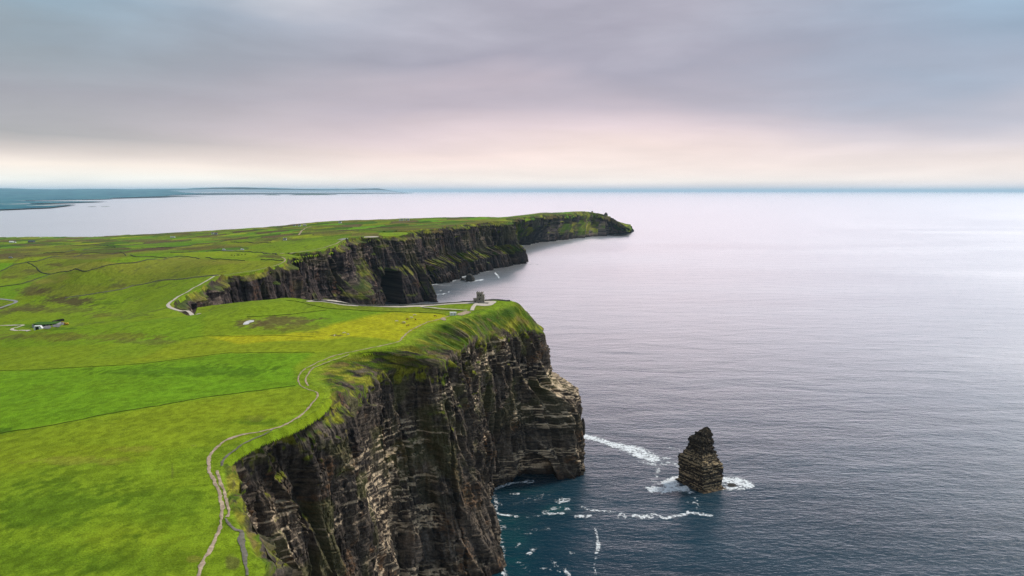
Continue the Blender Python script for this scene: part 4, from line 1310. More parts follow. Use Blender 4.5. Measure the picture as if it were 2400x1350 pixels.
G1 = 'walls and banks between the fields'
WALLS = [
    ('field_bank', 'dark bank across the near pasture from the left edge to the path', [(-60, 1026), (0, 1016), (120, 997), (250, 971), (380, 950), (500, 929), (600, 916), (692, 904)], 0.6, 0.9, M_BANK),
    ('field_bank', 'faint low bank above the bright green strip', [(-40, 874), (0, 869), (150, 863), (300, 855), (430, 840), (530, 828), (640, 826), (738, 826)], 0.45, 0.8, M_BANK),
    ('field_bank', 'thin bank along the near edge of the yellow meadow', [(420, 796), (450, 791), (490, 787), (560, 788), (640, 787), (740, 790)], 0.4, 0.9, M_BANK),
    ('field_bank', 'dark bank curving over the brown heath hollow', [(578, 743), (610, 741.5), (650, 739.5), (690, 736), (730, 731), (765, 726.5)], 0.9, 1.4, M_BANK),
    ('field_bank', 'long dark bank between the paved walk and the meadows', [(672, 704), (695, 706.5), (715, 711), (745, 718), (775, 723.5), (830, 727), (880, 729.5), (950, 731.5), (1000, 733.5), (1045, 737)], 0.9, 1.5, M_BANK),
    ('field_bank', 'short hedged bank below the pale branch walk', [(990, 722), (1030, 727), (1060, 728.5), (1085, 728)], 1.0, 1.4, M_BANK),
    ('field_wall', 'grey stone wall running up to the pale path of the inlet', [(152, 699), (188, 694), (244, 685), (281, 679), (319, 669), (356, 662), (400, 656), (450, 651), (480, 648), (512, 645)], 1.3, 1.8, M_STONE3),
    ('field_wall', 'dark wall from the left edge over the round green mound', [(-30, 678), (0, 673), (56, 664), (95, 651), (120, 643), (150, 637), (188, 633), (216, 632), (244, 624), (281, 618), (338, 611), (394, 605), (447, 603), (494, 606), (535, 609), (574, 611.5)], 1.3, 2.0, M_STONE2),
    ('field_wall', 'dark wall round the lower yellow-green strip at the far left', [(-20, 642), (0, 636), (34, 621), (62, 615), (112, 605), (188, 598), (253, 595), (290, 594), (310, 599), (356, 602), (390, 604)], 1.4, 2.2, M_STONE2),
    ('field_wall', 'short wall dropping down the brown hill to a corner', [(64, 615), (78, 622), (88, 631), (97, 639), (120, 643)], 1.4, 2.2, M_STONE2),
    ('field_wall', 'long dark wall below the white house at far left', [(-20, 584), (0, 580), (94, 576), (169, 574), (234, 575), (255, 577), (270, 579.5)], 1.6, 4.0, M_STONE2),
    ('field_wall', 'dark wall through the second row of far fields', [(60, 600), (116, 593), (169, 588), (206, 584), (270, 580)], 1.6, 3.2, M_STONE2),
    ('field_wall', 'dark wall above the bright far strip', [(277, 577), (319, 573.5), (380, 568.5), (450, 564)], 1.6, 4.0, M_STONE2),
    ('field_wall', 'dark wall below the bright far strip', [(356, 582), (400, 580), (450, 574.5), (475, 572), (531, 564.5)], 1.6, 4.0, M_STONE2),
    ('field_wall', 'dark wall through the fields right of the two vans', [(541, 567.5), (585, 568.5), (634, 569.5)], 1.6, 3.6, M_STONE2),
    ('field_wall', 'dark wall behind the black cattle', [(400, 593), (450, 590), (494, 588.5), (540, 589), (587, 590.5), (616, 593.5), (649, 597)], 1.4, 3.0, M_STONE2),
    ('field_wall', 'dark wall beneath the hazel slope beside the muddy bank', [(612, 609), (640, 609.5), (664, 611)], 1.4, 2.4, M_STONE2),
]
for i, (nm, lab, pts, h, w, m) in enumerate(WALLS):
    kf = 0.55 if nm == 'field_bank' else 0.9
    wall(nm, lab, pts, h * kf, w * kf, m, G1, i + 3)
# wall along the far brink, behind the tower
tw = np.array(REAR_T)[:5]; 
RW = [np.array([-2.0, 756.5]), np.array([-14., 760.])] + [p[:2] + np.array([0., -2.5]) for p in REAR_T[:6]]
wall('cliff_wall', 'grey flagstone wall along the far brink behind the tower', None, 1.6, 1.1, M_STONE3, None, 41, world=RW)


# ------------------------------------------------------------------ small shelter by the path
def cabin():
    g = ground(1062, 739)
    t = empty('white_cabin', g, math.radians(6), 'small white boxy cabin beside the clifftop path', 'cabin')
    MB().box((0, 0, -0.3), (6.2, 2.6, 3.3)).build('wall', M_WHITE, t, 0.04)
    MB().prism([(-3.3, 3.0), (3.3, 3.0), (3.3, 3.12), (-3.3, 3.3)], -1.5, 1.5).build('roof', M_WHITE, t)
    MB().box((1.6, -1.33, 0.0), (0.95, 0.08, 2.1)).build('door', M_METAL, t)
    MB().box((-1.4, -1.33, 1.2), (1.5, 0.08, 0.9)).build('window', M_CONC, t)


cabin()


# ------------------------------------------------------------------ houses out among the fields
def house(label, px, py, L, Wd, Hh, rz, wall_m, roof_m, group='houses among the far fields', name='farmhouse', cat='house'):
    g = ground(px, py)
    t = empty(name, g, rz, label, cat, group)
    b = MB(); b.prism([(-Wd / 2, -2), (Wd / 2, -2), (Wd / 2, Hh), (0, Hh + Wd * 0.42), (-Wd / 2, Hh)], -L / 2, L / 2)
    b.build('wall', wall_m, t)
    r = MB()
    r.prism([(0, Hh + Wd * 0.42 + 0.25), (0, Hh + Wd * 0.42 + 0.02), (Wd / 2 + 0.4, Hh - 0.32), (Wd / 2 + 0.4, Hh - 0.02)], -L / 2 - 0.3, L / 2 + 0.3)
    r.prism([(0, Hh + Wd * 0.42 + 0.25), (-Wd / 2 - 0.4, Hh - 0.02), (-Wd / 2 - 0.4, Hh - 0.32), (0, Hh + Wd * 0.42 + 0.02)], -L / 2 - 0.3, L / 2 + 0.3)
    ro = r.build('roof', roof_m, t)
    for s_ in (-1, 1):
        MB().box((0, s_ * (L / 2 - 0.8), Hh + Wd * 0.30), (0.9, 1.2, Wd * 0.12 + 1.7)).build('chimney', wall_m, ro)
    for k in (-0.3, 0.3):
        MB().box((-Wd / 2 - 0.04, k * L, Hh * 0.4), (0.1, L * 0.14, Hh * 0.35)).build('window', M_GLASS, t)
    MB().box((-Wd / 2 - 0.05, 0, 0), (0.12, 1.3, 2.3)).build('door', M_SLATE, t)
    return t


R90 = math.pi / 2
house('white bungalow by the shore at far left', 27, 568.5, 20, 10, 4.4, R90 + 0.1, M_WHITE, M_WHITE)
house('white gabled annexe right beside the shore bungalow', 35, 568.8, 11, 9, 4.0, 0.2, M_WHITE, M_SLATE)
house('long dark slate-roofed barn right of the shore bungalow', 74, 568, 32, 14, 4.5, R90 - 0.1, M_SLATE, M_SLATE, name='barn', cat='barn')
house('white two-storey farmhouse on the brown rise', 499, 549, 12, 8, 5.2, R90, M_WHITE, M_SLATE)
house('grey outbuilding beside the two-storey farmhouse', 506, 549.5, 16, 8, 3.6, R90, M_CONC, M_SLATE, name='barn', cat='barn')
house('long low white house on the far skyline', 534, 537.5, 30, 9, 4.2, R90, M_WHITE, M_WHITE)
house('pale low shed in the field below the brown rise', 405, 556.8, 22, 7, 3.0, R90, M_WHITE, M_CONC, name='barn', cat='barn')
house('small white cottage above the cave headland pasture', 668, 563, 9, 6, 3.4, R90, M_WHITE, M_SLATE)
house('white house standing alone on the skyline by the bay', 797, 523, 14, 10, 5.2, R90, M_WHITE, M_SLATE)
house('grey house at the left end of the middle row', 690, 530.5, 14, 9, 4.6, R90, M_CONC, M_SLATE)
house('white house in the middle of the middle row', 702, 530.2, 14, 9, 4.6, R90, M_WHITE, M_SLATE)
house('pale house at the right end of the middle row', 714, 529.8, 16, 9, 4.6, R90, M_CONC, M_CONC)
for k, (x, y, l) in enumerate([(937, 517.2, 'white house at the left of the far hamlet'), (943, 517.0, 'white house second from the left in the far hamlet'), (950, 516.8, 'white house third from the left in the far hamlet'), (957, 516.8, 'white house at the right of the far hamlet')]):
    house(l, x, y, 10, 8, 5.5, R90 if k % 2 else 0.2, M_WHITE, M_SLATE)


def van(label, px, py, rz, mat, s=1.0):
    g = ground(px, py)
    t = empty('parked_van', g, rz, label, 'van', 'vans parked in the far fields')
    t.scale = (s,) * 3
    MB().prism([(-2.5, 0.45), (2.6, 0.45), (2.65, 1.15), (1.7, 1.35), (1.1, 2.1), (-2.45, 2.15)], -0.95, 0.95).build('body', mat, t, 0.06)
    MB().prism([(1.12, 1.42), (1.62, 1.40), (1.14, 2.0), (0.2, 2.0), (0.2, 1.42)], -0.97, 0.97).build('window', M_GLASS, t)
    for x in (-1.6, 1.7):
        for y in (-0.85, 0.85):
            MB().tube((x, y - 0.12, 0.38), (x, y + 0.12, 0.38), 0.38, n=14).build('wheel', M_BLACK, t)
    return t


van('white van at the left end of the grey farm lane', 525, 586.0, 0.1, M_WHITE, 1.4)
van('white and blue van at the right end of the grey farm lane', 568, 585.8, 0.2, M_WHITE, 1.6)
van('lone pale van among the brown fields at far left', 25, 605, 0.3, M_METAL, 1.8)


# ------------------------------------------------------------------ visitor building set into the hill, with its works
def visitor_centre():
    g = ground(108, 764)
    t = empty('visitor_centre', g, math.radians(8), 'low turf-roofed building with a curved dark glass front set into the hill', 'building')
    n = 16
    wl = MB(); rf = MB(); gl = MB()
    arc = [(-13 + 26 * i / n, -2.2 - 4.5 * math.sin(math.pi * i / n)) for i in range(n + 1)]
    b = len(wl.v)
    gl.v += [(x, y, -1.0) for x, y in arc] + [(x, y, 3.0) for x, y in arc]
    gl.f += [[i, i + 1, n + 2 + i, n + 1 + i] for i in range(n)]
    gl.build('glass_front', M_GLASS, t)
    for i in range(0, n + 1, 2):
        wl.box((arc[i][0], arc[i][1] - 0.12, -1.0), (0.35, 0.3, 4.0))
    wl.box((-14.2, 1.5, -1.2), (2.0, 8.5, 4.0)); wl.box((14.2, 1.5, -1.2), (2.0, 8.5, 4.0)); wl.box((0, 6.2, -1.2), (27, 1.2, 4.2))
    wl.build('wall', M_CONC, t)
    rf.v += [(x * 1.06, y - 1.0, 3.02) for x, y in arc] + [(x * 1.06, 8.0, 3.6) for x, y in arc] + [(x * 1.06, y - 1.0, 3.5) for x, y in arc] + [(x * 1.06, 8.0, 4.1) for x, y in arc]
    m = n + 1
    for i in range(n):
        rf.f += [[i, m + i, m + i + 1, i + 1], [2 * m + i, 2 * m + i + 1, 3 * m + i + 1, 3 * m + i], [i, i + 1, 2 * m + i + 1, 2 * m + i], [m + i + 1, m + i, 3 * m + i, 3 * m + i + 1]]
    rf.f += [[0, 2 * m, 3 * m, m], [m - 1, 2 * m - 1, 4 * m - 1, 3 * m - 1]]
    rf.build('roof', M_GRN, t)
    # white portal with a dark doorway
    g2 = ground(89, 772)
    k = empty('white_portal', g2, math.radians(14), 'small white portal block with a square dark opening', 'portal')
    MB().box((-2.4, 0, -0.5), (1.3, 4.5, 4.2)).box((2.4, 0, -0.5), (1.3, 4.5, 4.2)).box((0, 0, 3.1), (6.1, 4.5, 0.9)).build('frame', M_WHITE, k)
    MB().box((0, 0.6, -0.5), (3.5, 3.0, 3.5)).build('opening', M_DARK, k)
    MB().prism([(3.1, -0.5), (5.4, -0.5), (3.1, 3.6)], -2.0, 2.0).build('buttress', M_WHITE, k)
    paved('courtyard', 'grey paved yard in front of the excavator', [(122, 766), (126, 759), (138, 755), (150, 755.5), (152, 760), (142, 764), (130, 767)], M_YARD, 0.4)
    paved('courtyard', 'grey paved court before the glass front', [(96, 770), (104, 764), (118, 764), (120, 767), (108, 771)], M_YARD, 0.35)
    ret = [(122, 757.5), (130, 754.5), (140, 752.5), (150, 752.5)]
    wall('retaining_wall', 'dark retaining wall curving behind the grey yard', ret, 3.0, 1.4, M_STONE2, None, 77)
    g3 = ground(155, 762)
    e = empty('excavator', g3, math.radians(200), 'yellow excavator parked at the right end of the yard', 'excavator')
    for s_ in (-1, 1):
        MB().prism([(-1.9, 0.1), (-2.2, 0.5), (-1.9, 0.95), (1.9, 0.95), (2.2, 0.5), (1.9, 0.1)], s_ * 1.25 - 0.3, s_ * 1.25 + 0.3).build('track', M_BLACK, e)
    MB().box((-0.4, 0, 1.0), (3.4, 2.5, 0.5)).box((-1.3, 0, 1.5), (1.6, 2.5, 0.9)).build('body', M_YEL, e, 0.06)
    c = MB().box((0.6, 0.7, 1.5), (1.4, 1.0, 1.7), taper=0.9).build('cab', M_YEL, e, 0.05)
    MB().box((0.75, 0.7, 2.0), (1.35, 1.06, 0.9), taper=0.92).build('window', M_GLASS, c)
    MB().prism([(0.9, 1.4), (1.3, 1.2), (3.2, 3.6), (4.0, 4.0), (4.0, 4.4), (3.0, 4.1)], -0.55, -0.15).build('boom', M_YEL, e)
    MB().prism([(3.7, 4.4), (4.1, 4.3), (4.7, 1.9), (4.4, 1.9)], -0.5, -0.2).build('arm', M_YEL, e)
    MB().prism([(4.2, 2.0), (5.0, 1.9), (5.1, 1.1), (4.4, 0.9), (4.0, 1.3)], -0.85, 0.15).build('bucket', M_METAL, e)


visitor_centre()


# ------------------------------------------------------------------ animals and people (one grown skin each)
def skinned(name, joints, edges, mat, parent, subsurf=1):
    me = bpy.data.meshes.new(name)
    me.from_pydata([j[:3] for j in joints], edges, [])
    me.materials.append(mat)
    o = link(name, me, parent)
    sk = o.modifiers.new('skin', 'SKIN'); sk.use_smooth_shade = True
    if not me.skin_vertices:
        me.skin_vertices.new(name='')
    for i, j in enumerate(joints):
        r = j[3]
        me.skin_vertices[0].data[i].radius = (r, r) if not hasattr(r, '__len__') else r
    me.skin_vertices[0].data[0].use_root = True
    ss = o.modifiers.new('subdivision', 'SUBSURF'); ss.levels = subsurf; ss.render_levels = subsurf
    return o


M_COW_W = mat_plain('cream_hide', (0.62, 0.55, 0.44), 0.9, 0.1, 1.5)
M_COW_R = mat_plain('red_brown_hide', (0.16, 0.06, 0.025), 0.9, 0.3, 1.5)
M_COW_B = mat_plain('black_hide', (0.016, 0.015, 0.015), 0.8, 0.3, 1.5)
M_WOOL = mat_plain('sheep_wool', (0.66, 0.62, 0.54), 0.95, 0.12, 4.0, 0.04)


def cow(name, cat, label, loc, rz, mat, group, s=1.0, graze=True):
    t = empty(name, loc, rz, label, cat, group)
    t.scale = (s,) * 3
    hz = 0.45 if graze else 1.5
    J = [(-0.75, 0, 1.08, 0.30), (-0.2, 0, 1.03, 0.37), (0.4, 0, 1.05, 0.36), (0.75, 0, 1.15, 0.27), (1.1, 0, 1.12 if graze else 1.4, 0.19), (1.42, 0, 0.78 if graze else 1.58, 0.15), (1.62, 0, hz if graze else 1.45, 0.10),
         (-0.80, 0.22, 0.80, 0.16), (-0.92, 0.22, 0.48, 0.08), (-0.82, 0.22, 0.02, 0.06), (-0.80, -0.22, 0.80, 0.16), (-0.92, -0.22, 0.48, 0.08), (-0.82, -0.22, 0.02, 0.06),
         (0.62, 0.2, 0.72, 0.12), (0.62, 0.2, 0.40, 0.07), (0.62, 0.2, 0.02, 0.06), (0.62, -0.2, 0.72, 0.12), (0.62, -0.2, 0.40, 0.07), (0.62, -0.2, 0.02, 0.06),
         (-1.06, 0, 1.12, 0.06), (-1.14, 0, 0.6, 0.035)]
    E = [(0, 1), (1, 2), (2, 3), (3, 4), (4, 5), (5, 6), (0, 7), (7, 8), (8, 9), (0, 10), (10, 11), (11, 12), (3, 13), (13, 14), (14, 15), (3, 16), (16, 17), (17, 18), (0, 19), (19, 20)]
    skinned('body', J, E, mat, t)
    return t


GC = 'cattle in the yellow meadow'
for px, py, rz, m, lab, gz in [(929, 755, 0.3, M_COW_W, 'cream cow at the left of the meadow herd', True), (947, 757.5, 2.8, M_COW_W, 'cream cow by the small dark hollow in the meadow', True), (954, 750.5, 0.9, M_COW_R, 'brown cow between the cream cows and the upper pair', True),
                               (965, 746.8, 3.4, M_COW_W, 'cream cow upper middle of the meadow herd', False), (971, 740.5, 0.2, M_COW_W, 'cream cow farthest up the yellow meadow', True), (974, 751, 2.2, M_COW_R, 'dark red cow just right of the brown cow', True),
                               (956, 765, 0.6, M_COW_R, 'lone brown cow lowest in the yellow meadow', True), (1020, 743, 2.9, M_COW_R, 'lone dark red cow near the right end of the meadow', False)]:
    cow('cow', 'cow', lab, ground(px, py), rz, m, GC, 1.25, gz)
GB = 'black cattle in the far green field'
for k, (px, py, l) in enumerate([(543, 599.5, 'black cow leftmost in the far green field'), (550, 600.5, 'black cow second from left in the far green field'), (557, 599.5, 'black cow third from left in the far green field'), (560, 599.0, 'black cow close beside the third in the far green field'),
                                 (567, 598.0, 'black cow fifth from left in the far green field'), (575, 597.5, 'black cow rightmost in the far green field')]):
    cow('cow', 'cow', l, ground(px, py), 0.4 + k * 1.3, M_COW_B, GB, 1.6, k % 2 == 0)
GS = 'sheep by the dark hollow'
cow('sheep', 'sheep', 'white sheep at the upper end of the dark hollow', ground(806, 782), 0.4, M_WOOL, GS, 1.0)
cow('sheep', 'sheep', 'white sheep lower right at the dark hollow', ground(816, 785), 2.6, M_WOOL, GS, 1.0)
cow('sheep', 'sheep', 'white sheep at the left end of the dark hollow', ground(784, 788), 1.4, M_WOOL, GS, 0.9)

M_SKIN = mat_plain('skin', (0.55, 0.34, 0.25), 0.6, 0.05, 3.0)
M_HAIR = mat_plain('dark_hair', (0.03, 0.02, 0.015), 0.7, 0.2, 3.0)
M_NAVY = mat_plain('navy_jacket', (0.02, 0.025, 0.05), 0.85, 0.15, 3.0)
M_RED = mat_plain('dark_red_jacket', (0.18, 0.02, 0.02), 0.85, 0.15, 3.0)
M_TROU = mat_plain('dark_trousers', (0.025, 0.025, 0.03), 0.9, 0.15, 3.0)


def person(label, loc, rz, jacket, stride=0.18, s=1.0):
    t = empty('person', loc, rz, label, 'person', 'walkers on the cliff paths')
    t.scale = (s,) * 3
    J = [(0, 0, 0.95, 0.15), (0, 0, 1.20, 0.15), (0, 0, 1.42, 0.13), (0, 0, 1.52, 0.06), (0.01, 0, 1.60, 0.085), (0.02, 0, 1.70, 0.10), (0.01, 0, 1.77, 0.07),
         (0, 0.20, 1.42, 0.07), (0.05, 0.27, 1.14, 0.05), (-0.04, 0.28, 0.90, 0.04), (-0.03, 0.28, 0.80, 0.04),
         (0, -0.20, 1.42, 0.07), (-0.05, -0.27, 1.14, 0.05), (0.10, -0.28, 0.92, 0.04), (0.13, -0.28, 0.82, 0.04),
         (stride * 0.3, 0.10, 0.86, 0.095), (stride * 0.9, 0.10, 0.48, 0.07), (stride, 0.10, 0.08, 0.05), (stride + 0.18, 0.11, 0.04, 0.04),
         (-stride * 0.3, -0.10, 0.86, 0.095), (-stride * 0.5, -0.10, 0.48, 0.07), (-stride * 1.1, -0.10, 0.08, 0.05), (-stride * 1.1 + 0.18, -0.11, 0.04, 0.04)]
    E = [(0, 1), (1, 2), (2, 3), (3, 4), (4, 5), (5, 6), (2, 7), (7, 8), (8, 9), (9, 10), (2, 11), (11, 12), (12, 13), (13, 14), (0, 15), (15, 16), (16, 17), (17, 18), (0, 19), (19, 20), (20, 21), (21, 22)]
    b = skinned('body', J, E, M_SKIN, t)
    j2 = [(0, 0, 0.86, 0.185), (0, 0, 1.20, 0.175), (0, 0, 1.43, 0.15), (0, 0.21, 1.43, 0.09), (0.05, 0.28, 1.14, 0.07), (-0.04, 0.29, 0.92, 0.06), (0, -0.21, 1.43, 0.09), (-0.05, -0.28, 1.14, 0.07), (0.09, -0.29, 0.94, 0.06)]
    skinned('jacket', j2, [(0, 1), (1, 2), (2, 3), (3, 4), (4, 5), (2, 6), (6, 7), (7, 8)], jacket, t)
    j3 = [(0, 0, 0.93, 0.165), (stride * 0.3, 0.10, 0.84, 0.115), (stride * 0.9, 0.10, 0.48, 0.085), (stride, 0.10, 0.12, 0.07), (-stride * 0.3, -0.10, 0.84, 0.115), (-stride * 0.5, -0.10, 0.48, 0.085), (-stride * 1.1, -0.10, 0.12, 0.07)]
    skinned('trousers', j3, [(0, 1), (1, 2), (2, 3), (0, 4), (4, 5), (5, 6)], M_TROU, t)
    skinned('hair', [(-0.02, 0, 1.79, 0.085), (-0.06, 0, 1.72, 0.095), (-0.06, 0, 1.64, 0.07)], [(0, 1), (1, 2)], M_HAIR, t)
    return t


def lifted(p, d):
    p = p.copy(); p[2] += d
    return p


person('walker in a navy jacket at the bend of the pale inlet path', lifted(ground(405, 705), 0.4), 1.1, M_NAVY, 0.2, 1.1)
person('walker in dark red farther up the pale inlet path', lifted(ground(423, 693), 0.4), 1.0, M_RED, 0.2, 1.1)
person('person in navy standing at the right end of the terrace', lifted(ground(1165, 709), 0.3), 2.4, M_NAVY, 0.05, 1.1)
person('person in dark red looking out from the terrace edge', lifted(ground(1158, 714), 0.3), 0.3, M_RED, 0.05, 1.1)


# ------------------------------------------------------------------ ruins and rocks on the farthest headland
def at_depth(px, py, depth):
    u, fy, fz = ray(px, py)
    return np.array([u * depth, fy * depth, CAM_H + fz * depth])


def ruin():
    p = at_depth(1388, 499.5, 5150)
    t = empty('ruined_tower', p, 0.4, 'tiny dark ruined square tower on the farthest headland', 'tower')
    rng = random.Random(5)
    MB().box((0, 0, -8), (10, 10, 20), taper=0.93).build('wall', M_STONE2, t)
    r = MB()
    for x, y, h in ((-3.5, -3.5, 4), (3.5, -3.5, 2.2), (3.5, 3.5, 3.4), (-3.5, 3.5, 1.5), (0, -4, 1.0)):
        r.box((x, y, 12), (2.2, 2.2, h))
    r.build('broken_parapet', M_STONE2, t)
    MB().box((0, -4.9, 3), (1.6, 0.4, 3)).build('window', M_DARK, t)


ruin()


def crag(name, label, loc, rad, h, seed, mat, lean=(0, 0), cat='rock', group=None, sq=1.0):
    """an irregular bedded rock: ring loft with ledges"""
    nr, nc = 46, 72
    th = np.linspace(0, 2 * np.pi, nc, endpoint=False)
    u = np.linspace(0, 1, nr)[:, None]
    shp = 1 + 0.25 * np.cos(4 * (th - 0.6))[None] * sq * 0.3
    body = (1 - u ** 2.2) ** 0.55 * (0.86 + 0.28 * fbm2(np.cos(th)[None] * 1.2 + u * 1.5 + seed, np.sin(th)[None] * 1.2 + u * 0.7, 3, seed))
    lay = hash1(np.floor(u * 17).astype(int), seed)
    r = rad * shp * body * (0.9 + 0.16 * lay) * (0.9 + 0.2 * fbm2(th[None] * 4 + u * 0, u * 22, 3, seed + 2))
    X = r * np.cos(th)[None] + lean[0] * u; Y = r * np.sin(th)[None] + lean[1] * u
    Z = -3 + (h + 3) * u + np.zeros_like(X)
    c = np.array([0.05, 0.045, 0.04]) * (0.5 + 1.2 * fbm2(th[None] * 3, u * 26, 3, seed))[..., None] * (0.7 + 0.6 * lay[..., None])
    me = mesh_np(name, np.stack([X, Y, Z], -1).reshape(-1, 3), grid_faces(nr, nc, wrap=True), mat, c.reshape(-1, 3), flat=True)
    o = link(name, me, label=label, category=cat)
    o.location = [float(v) for v in loc]
    if group:
        o['group'] = group
    return o


GR = 'rock knobs on the far point'
crag('rock_outcrop', 'broad dark rock knob on the slope of the far point', at_depth(1420, 506, 5150), 15, 26, 3, M_CLIFF, group=GR)
crag('rock_outcrop', 'low dark rock joining the far point to the broad knob', at_depth(1410, 505, 5160), 14, 12, 5, M_CLIFF, group=GR)
crag('rock_outcrop', 'small pointed rock halfway down the far point', at_depth(1429, 511, 5160), 9, 14, 7, M_CLIFF, group=GR)
crag('rock_outcrop', 'small lone rock lowest on the far point', at_depth(1437, 515, 5170), 6, 13, 9, M_CLIFF, group=GR)
x_, y_ = at0((1103, 659))
crag('sea_rock', 'dark sharp rock rising from the foam below the third headland', (x_, y_, 0), 17, 27, 13, M_CLIFF, (-5, 0))
x_, y_ = at0((1086, 657))
crag('sea_rock', 'low dark reef rock left of the sharp sea rock', (x_, y_, 0), 12, 8, 15, M_CLIFF)


# ------------------------------------------------------------------ the sea stack
def sea_stack():
    a = [at0(p) for p in ((1588, 1126), (1646, 1154), (1692, 1144))]
    A, B_, C_ = [np.array(p) for p in a]
    D_ = A + C_ - B_
    cen = (A + B_ + C_ + D_) / 4
    dep = 720.0
    # silhouette read off the photo: row, left, right
    sil = [(1154, 1588, 1692), (1140, 1590, 1692), (1132, 1594, 1687), (1120, 1594.5, 1686), (1107, 1594.5, 1689), (1090, 1594, 1690), (1077, 1593, 1689), (1074, 1594, 1686), (1070, 1602, 1681), (1062, 1606, 1678), (1056, 1609, 1676), (1047, 1615, 1673), (1040, 1617, 1671),
           (1029, 1617.5, 1669), (1026, 1622, 1668.5), (1021, 1630, 1668), (1016, 1633, 1668.5), (1011, 1641, 1668), (1006, 1648, 1667), (1003, 1653, 1664)]
    zz = []; lo = []; hi = []
    for y, l, r in sil:
        u, fy, fz = ray((l + r) / 2, y)
        t = cen[1] / fy
        zz.append(CAM_H + fz * t); 
        ul, _, _ = ray(l, y); ur, _, _ = ray(r, y)
        lo.append(ul * t); hi.append(ur * t)
    zz = np.array(zz); lo = np.array(lo); hi = np.array(hi)
    zz[0] = -2.0; zz[1] = 0.8
    o = np.argsort(zz); zz, lo, hi = zz[o], lo[o], hi[o]
    nz, ncol = 260, 300
    Zs = np.linspace(-2, zz.max(), nz)
    l = np.interp(Zs, zz, lo); r = np.interp(Zs, zz, hi)
    # square footprint, corner towards the viewer
    quad = np.array([A, B_, C_, D_]) - cen
    tq = np.linspace(0, 4, ncol, endpoint=False)
    i0 = np.floor(tq).astype(int); f = (tq - i0)[:, None]
    foot = quad[i0] * (1 - f) + quad[(i0 + 1) % 4] * f
    rr = np.linalg.norm(foot, axis=1)
    foot = foot * ((rr / rr.max()) ** 0.0)[:, None]
    fx0, fx1 = foot[:, 0].min(), foot[:, 0].max()
    nx = (foot[:, 0] - fx0) / (fx1 - fx0)
    X = l[:, None] + (r - l)[:, None] * nx[None]
    ky = np.clip((r - l) / (fx1 - fx0), 0.12, 1.2)
    Y = cen[1] + foot[:, 1][None] * ky[:, None]
    Z = Zs[:, None] + np.zeros_like(X)
    Z = Z + (foot[:, 0][None] * -0.04)
    cx_ = 0.5 * (l + r)[:, None]
    dx = X - cx_; dy = Y - cen[1]
    rad = np.hypot(dx, dy) + 1e-6
    s = np.cumsum(np.r_[0, np.linalg.norm(np.diff(foot, axis=0), axis=1)])[None] + 0 * Z
    lay = np.searchsorted(np.cumsum(np.random.RandomState(8).choice([0.5, 0.8, 1.2, 1.8, 2.6], 90)), Z + 4)
    jt = hash2(lay, np.floor(s / 3.2 + 5 * hash1(lay, 2)).astype(int), 6)
    up = smooth(34, 40, Z)
    n1 = fbm2(s / 5, Z / 3.0, 4, 31)
    dd = (hash1(lay, 9) - 0.5) * 1.5 + (jt - 0.5) * (0.9 + 1.3 * up) + (n1 - 0.5) * (1.5 + 2.4 * up) + (fbm2(s / 7 - Z / 4, Z / 12, 3, 37) - 0.5) * 2.6 * up - 0.9 * up - 0.5
    dd *= np.clip(rad / 10, 0.15, 1)
    dd += smooth(2.2, 0.4, Z) * 1.8
    dd -= 3.0 * np.exp(-((s - s.max() * 0.42) / 2.6) ** 2) * smooth(19, 21, Z) * smooth(27, 25, Z)
    X = X + dx / rad * dd; Y = Y + dy / rad * dd
    Z = Z + smooth(45, 66, Z) * (fbm2(X / 3.0, Y / 3.0, 3, 44) - 0.5) * 5
    V = np.stack([X, Y, Z], -1)
    nn = np.cross(np.gradient(V, axis=1), np.gradient(V, axis=0)); nn /= np.linalg.norm(nn, axis=-1, keepdims=True) + 1e-9
    fine = fbm2(s / 1.4, Z / 0.9, 3, 51); bc = hash1(lay, 12)
    w = np.clip(0.25 * bc + 0.7 * fine - 0.15, 0, 1)[..., None]
    c = np.array([0.018, 0.016, 0.016]) * (1 - w) + np.array([0.105, 0.080, 0.056]) * w
    p = smooth(0.35, 0.6, np.abs(nn[..., 2])) * smooth(0.4, 0.6, fine) + (bc > 0.7) * smooth(0.45, 0.65, fbm2(s / 4, Z / 0.9, 3, 61)) * (1 - 0.7 * up)
    p = np.clip(p, 0, 1)[..., None] * (0.72 - 0.50 * up[..., None])
    c = c * (1 - p) + np.array([0.50, 0.37, 0.21]) * p
    wet = smooth(4.0, 1.5, Z + fine * 2)[..., None]
    c = c * (1 - 0.7 * wet) + np.array([0.028, 0.020, 0.016]) * 0.7 * wet
    top = len(V.reshape(-1, 3))
    Vv = np.vstack([V.reshape(-1, 3), [[cx_[-1, 0], cen[1], Z[-1].mean() + 0.4]]])
    f = grid_faces(nz, ncol, wrap=True)
    cap = np.array([[(nz - 1) * ncol + i, (nz - 1) * ncol + (i + 1) % ncol, top, top] for i in range(ncol)])
    me = bpy.data.meshes.new('sea_stack')
    cols = np.vstack([c.reshape(-1, 3), [[0.05, 0.045, 0.04]]])
    me = mesh_np('sea_stack', Vv, f, M_CLIFF, cols, flat=True)
    link('sea_stack', me, label='tall dark layered sea stack rising from white foam off the headland', category='sea stack')


sea_stack()
x_, y_ = at0((1716, 1137))
crag('sea_rock', 'low wet reef in the foam right of the tall stack', (x_, y_, 0), 6.5, 1.2, 23, M_CLIFF)
x_, y_ = at0((1354, 1030))
crag('rock_spur', 'thin dark rock spur leaning off the side of the near cliff', (x_ - 1.0, y_ - 66, 34), 3.2, 17, 29, M_CLIFF)


